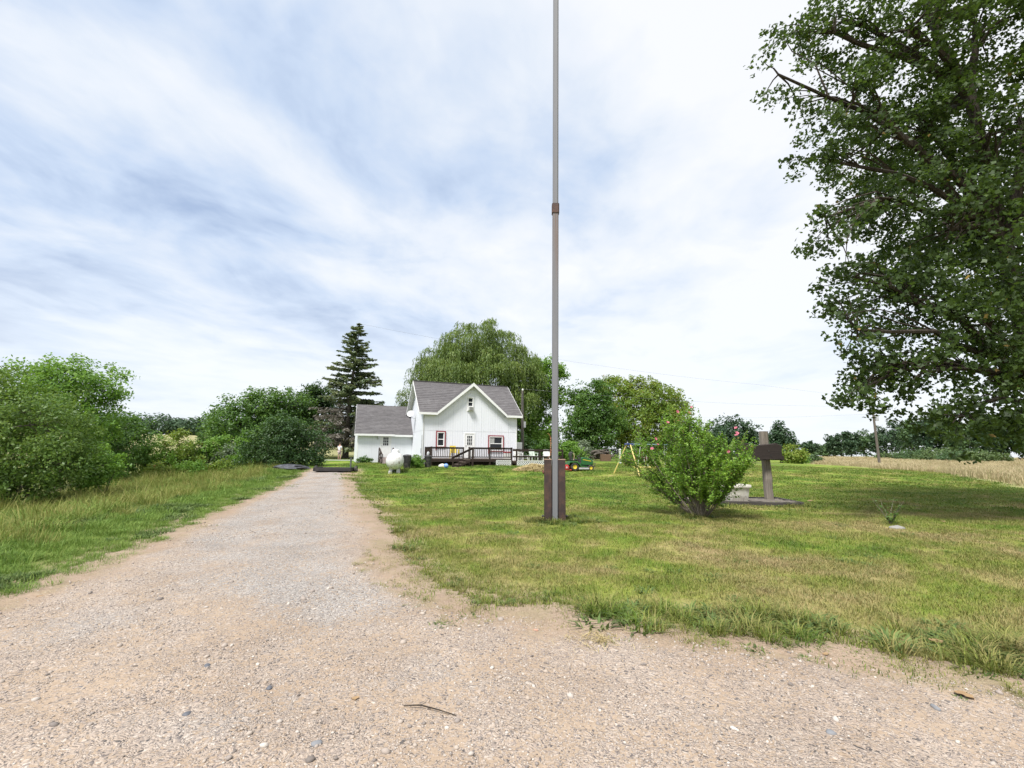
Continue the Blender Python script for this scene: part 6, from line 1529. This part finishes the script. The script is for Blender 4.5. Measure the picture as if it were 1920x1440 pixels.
    # utility pole at the house with meter
    PW = wood('pole_wood', (.155, .135, .115), (.09, .078, .066), .9, axis=2); STW = paint('insulator', (.6, .6, .58), .4)
    x, y = 1.02, 43.0; r = empty('utility_pole', put_(x, y), 0, 'grey wooden utility pole behind the right corner of the house', 'utility pole')
    MB().tube([(0, 0, -.4), (0, 0, 3), (-.02, 0, 6.75)], [.15, .135, .105], 12).build('pole', PW, r, True); MB().box(.10, .30, -.2, -.06, 3.3, 3.85).build('meter_box', paint('meter_grey', (.33, .34, .35), .5), r, bevel=.01)
    MB().tube([(0, -.14, .1), (-.02, -.12, 6.5)], .03, 8).build('conduit', paint('conduit_dark', (.06, .06, .065), .5), r, True); MB().lathe([(.05, 6.75), (.09, 6.8), (.09, 6.9), (.03, 6.98)], 10).build('insulator', STW, r, True)
    x, y = 59.4, 75.0; r = empty('utility_pole', put_(x, y), 0, 'tall utility pole with a transformer standing in the dry field at the right', 'utility pole'); r.rotation_euler = (0, R(-1.0), 0)
    MB().tube([(0, 0, -1), (0, 0, 5), (0, 0, 11.0)], [.21, .18, .13], 12).build('pole', PW, r, True); tr_ = MB().lathe([(.001, 7.3), (.24, 7.3), (.26, 7.4), (.26, 8.2), (.22, 8.3), (.001, 8.32)], 16, Matrix.Translation((.48, 0, 0)), False).build('transformer', paint('transformer_grey', (.42, .44, .46), .5), r, True); MB().box(.0, .3, -.05, .05, 7.6, 7.7).build('bracket', DARKM, r)
    MB().lathe([(.04, 10.95), (.08, 11.0), (.08, 11.15), (.02, 11.22)], 10).build('insulator', STW, r, True)
    # wires
    WM = paint('wire', (.22, .22, .24), .6)
    def wire(pts, label, rad, sag):
        m = MB(); P = []
        for a, b in zip(pts[:-1], pts[1:]):
            a, b = Vector(a), Vector(b)
            for i in range(24 if b is not pts[-1] else 25): t = i / 24; p = a.lerp(b, t); p.z -= sag * min(1, ((b - a).length / 60) ** 2) * 4 * t * (1 - t); P.append(tuple(p))
        P.append(tuple(pts[-1])); m.tube(P, rad, 5, False); o = m.build('power_line', WM); tag(o, label, 'power line', 'power lines across the sky')
    tz = float(zf(59.4, 75)) + 11.05
    wire([(-18.0, 52.2, 16.5), (38.9, 72.0, 12.75), (59.2, 75.0, tz)], 'uppermost thin power line running from the spruce down to the field pole', .009, .75)
    wire([(1.0, 43.0, float(zf(1, 43)) + 6.95), (59.25, 75.0, tz - 1.3)], 'thin power line from the house utility pole to the field pole', .008, .55)
    wire([(46.0, 130.0, 12.2), (59.3, 75.0, tz - 2.6)], 'lowest thin power line left of the field pole', .010, .5)
    # figure beside the spruce
    SK = paint('skin', (.50, .30, .23), .6); r = empty('person', put_(-17.4, 47.0), R(160), 'person in a white top and pale shorts standing below the spruce', 'person')
    bones = [(0, 0, .88), (0, .02, 1.15), (0, .03, 1.38), (0, .02, 1.47), (0, 0, 1.56), (0, -.01, 1.68), (.09, 0, .85), (.10, .01, .47), (.10, .03, .07), (.10, -.10, .03), (-.09, 0, .85), (-.11, -.06, .48), (-.12, .02, .07), (-.12, -.11, .03), (.19, .02, 1.36), (.25, .02, 1.08), (.24, -.12, .88), (.23, -.17, .80), (-.19, .02, 1.36), (-.26, .0, 1.10), (-.20, -.20, 1.02), (-.15, -.27, 1.02)]
    ed = [(0, 1), (1, 2), (2, 3), (3, 4), (4, 5), (0, 6), (6, 7), (7, 8), (8, 9), (0, 10), (10, 11), (11, 12), (12, 13), (2, 14), (14, 15), (15, 16), (16, 17), (2, 18), (18, 19), (19, 20), (20, 21)]
    rad = [.14, .125, .13, .055, .075, .09, .09, .06, .04, .035, .09, .06, .04, .035, .055, .045, .035, .04, .055, .045, .035, .04]
    def skin(name, vs, es, rs, mat, par):
        me = bpy.data.meshes.new(name); me.from_pydata(vs, es, []); o = bpy.data.objects.new(name, me); link(o, par); me.materials.append(mat)
        o.modifiers.new('skin', 'SKIN'); sv = me.skin_vertices[0].data
        for i, q in enumerate(rs): sv[i].radius = (q, q * .85)
        sv[0].use_root = True; s = o.modifiers.new('sub', 'SUBSURF'); s.levels = 2; s.render_levels = 2; return o
    skin('body', bones, ed, rad, SK, r)
    skin('shirt', [(0, 0, .86), (0, .02, 1.12), (0, .03, 1.36), (.17, .02, 1.37), (.235, .02, 1.17), (-.17, .02, 1.37), (-.24, .01, 1.18)], [(0, 1), (1, 2), (2, 3), (3, 4), (2, 5), (5, 6)], [.165, .155, .155, .085, .075, .085, .075], paint('shirt_white', (.72, .72, .74), .8), r)
    skin('shorts', [(0, 0, .90), (.09, 0, .82), (.105, 0, .52), (-.09, 0, .82), (-.11, -.05, .53)], [(0, 1), (1, 2), (0, 3), (3, 4)], [.16, .115, .10, .115, .10], paint('shorts_pale', (.45, .36, .36), .8), r)
    MB().lathe([(max(.098 * math.sin(math.pi * i / 10 * .62), .001), .098 * math.cos(math.pi * i / 10 * .62)) for i in range(11)], 16, Matrix.Translation((0, .012, 1.665)), False).build('hair', paint('hair', (.06, .04, .03), .7), r, True)
    # leafy weed and stone in the lawn
    x, y = 9.05, 11.3; root = empty('weed_plant', put_(x, y), 0, 'sprawling leafy weed standing in the mown lawn right of the sign', 'weed'); rr = np.random.default_rng(4); m = MB(); C, N_, A, Sz = [], [], [], []
    for k in range(13):
        a = rr.uniform(0, 6.28); L = rr.uniform(.25, .62); P = [np.array([math.cos(a) * .26 * t * L / .5 + rr.normal(0, .01), math.sin(a) * .26 * t * L / .5, L * t]) for t in np.linspace(0, 1, 5)]; m.tube([tuple(p) for p in P], [.007, .006, .005, .004, .002], 4, False)
        for j in range(16): t = rr.uniform(.15, 1) * 3.99; i = int(t); c = P[i] * (1 - t + i) + P[i + 1] * (t - i); d = rr.normal(0, 1, 3) * [1, 1, .4]; C.append(c + d * .03); A.append(d); N_.append(np.array([0, 0, 1]) + rr.normal(0, .4, 3)); Sz.append(rr.uniform(.05, .10))
    m.build('stems', BARK_P, root); v, f = leaf_quads(np.array(C), np.array(Sz), np.array(N_), rr, .45, axis=np.array(A)); npobj('foliage', v, f, L_MID, root)

    def stone(x, y, s, col, label, seed, dz=0.0):
        import bmesh
        b = bmesh.new(); bmesh.ops.create_icosphere(b, subdivisions=2, radius=s); r2 = np.random.default_rng(seed); ph = r2.uniform(0, 6, 3)
        for v in b.verts:
            k = 1 + .16 * math.sin(v.co.x / s * 3 + ph[0]) + .14 * math.sin(v.co.y / s * 3.4 + ph[1]) + .05 * r2.normal(); v.co *= k; v.co.x *= 1.35; v.co.z *= .58
        me = bpy.data.meshes.new('stone'); b.to_mesh(me); b.free(); me.materials.append(col); me.shade_smooth(); o = link(bpy.data.objects.new('stone', me)); o.location = put_(x, y, s * .28 + .012 + dz); o.rotation_euler = (0, 0, r2.uniform(0, 6)); tag(o, label, 'stone', 'larger stones on the driveway')
    SD = paint('stone_dark', (.10, .105, .12), .7); SL = paint('stone_pale', (.52, .48, .42), .8); SO = paint('stone_orange', (.48, .27, .19), .8); SB = paint('stone_brown', (.25, .17, .13), .8); SG = paint('stone_slate', (.20, .205, .215), .8)
    for i, (x, y, s, c, lab) in enumerate([(-2.23, 3.66, .034, SD, 'largest dark grey stone on the left half of the driveway'), (-2.88, 3.36, .022, SD, 'dark stone left of the largest dark grey stone'), (-1.62, 3.37, .024, SD, 'dark flat stone right of the largest dark grey stone'), (-2.72, 3.2, .026, SL, 'pale tan stone below the dark stone on the left'),
        (.235, 4.45, .026, SO, 'orange stone near the grass edge'), (.93, 4.12, .016, SB, 'brown pebble beside the dry grass tuft'), (.03, 2.85, .028, SL, 'pale stone at the bottom middle of the driveway'), (-1.05, 2.78, .032, SG, 'grey stone at the bottom left of centre'), (1.86, 2.92, .034, SG, 'slate grey stone at the bottom right of the driveway'),
        (2.72, 3.2, .034, SG, 'dark slate stone by the right edge of the driveway'), (1.32, 2.95, .026, SL, 'cream stone at the bottom right of the driveway'), (-1.95, 3.05, .024, SD, 'dark stone among the pale gravel at the lower left')]):
        stone(x, y, s * (.9 if c is SD else .72), c, lab, i)
    stone(8.75, 10.75, .12, paint('stone_lawn', (.27, .26, .24), .9), 'flat pale stone in the lawn at the foot of the leafy weed', 40, -.05)
    # sticks and dry leaves
    o = MB().tube([(-.17, 0, .012), (-.06, .012, .022), (.06, .0, .018), (.19, -.02, .012)], [.003, .0045, .004, .0025], 6).build('stick', BARK_D, None, True); o.location = put_(-.50, 3.12, .012); o.rotation_euler = (0, 0, R(-14)); tag(o, 'thin dark stick lying on the gravel', 'stick')
    t = NT('dry_leaf'); dl = t.out(t.bsdf(t.mix(t.noise(t.obj(), 30, 3), (.34, .24, .13), (.24, .145, .075)), .7, 0, None, .2))
    for i, (x, y, s, lab) in enumerate([(3.05, 3.35, .11, 'large orange dry leaf on the gravel at the right'), (2.55, 3.98, .06, 'small orange dry leaf at the grass edge'), (-5.05, 5.25, .12, 'brown dry leaf at the left edge of the driveway'), (3.6, 4.15, .10, 'tan dry leaf caught in the grass at the right'), (-1.0, 3.25, .05, 'reddish leaf scrap on the gravel'), (10.3, 16.2, .22, 'curled orange leaf on the lawn right of the timber bed'), (10.4, 11.4, .12, 'pale leaf on the lawn right of the leafy weed'), (12.1, 14.0, .13, 'pale leaf on the lawn far right of the leafy weed')]):
        m = MB(); r2 = np.random.default_rng(i + 60); n = 8; P = []
        for k in range(n + 1):
            u = k / n; w = math.sin(math.pi * u) ** .7 * .36 * (1 + .2 * r2.normal()); zc = .05 * math.sin(u * 3.1 + i)
            P += [(u - .5, -w, zc + .06), (u - .5, 0, zc), (u - .5, w, zc + .09)]
        m.v = [(a * s, b * s, c * s + .004) for a, b, c in P]; m.f = [(k * 3 + j, k * 3 + 3 + j, k * 3 + 4 + j, k * 3 + 1 + j) for k in range(n) for j in range(2)]
        o = m.build('dry_leaf', dl, None, True); o.location = put_(x, y, .016 + (.045 if sdf(x, y)[0] < -.3 else 0)); o.rotation_euler = (0, 0, r2.uniform(0, 6)); tag(o, lab, 'leaf', 'fallen dry leaves')
    # tuft of dry straw on the gravel
    rr = np.random.default_rng(8); n = 260; a = rr.uniform(0, 6.28, n); q = np.abs(rr.normal(0, .15, n)); C = np.stack([.78 + q * np.cos(a) * 1.3, 4.2 + q * np.sin(a), 0.02 + rr.uniform(0, .035, n)], -1)
    v, f = leaf_quads(C, rr.uniform(.07, .20, n), rdirs(rr, n) * .22 + np.array([0, 0, 1.0]), rr, .03); o = npobj('straw_tuft', v, f, hm); tag(o, 'loose tuft of dry straw on the gravel by the grass edge', 'straw')


mast(); sign(); tank(); mower(); swing(); yard_things()
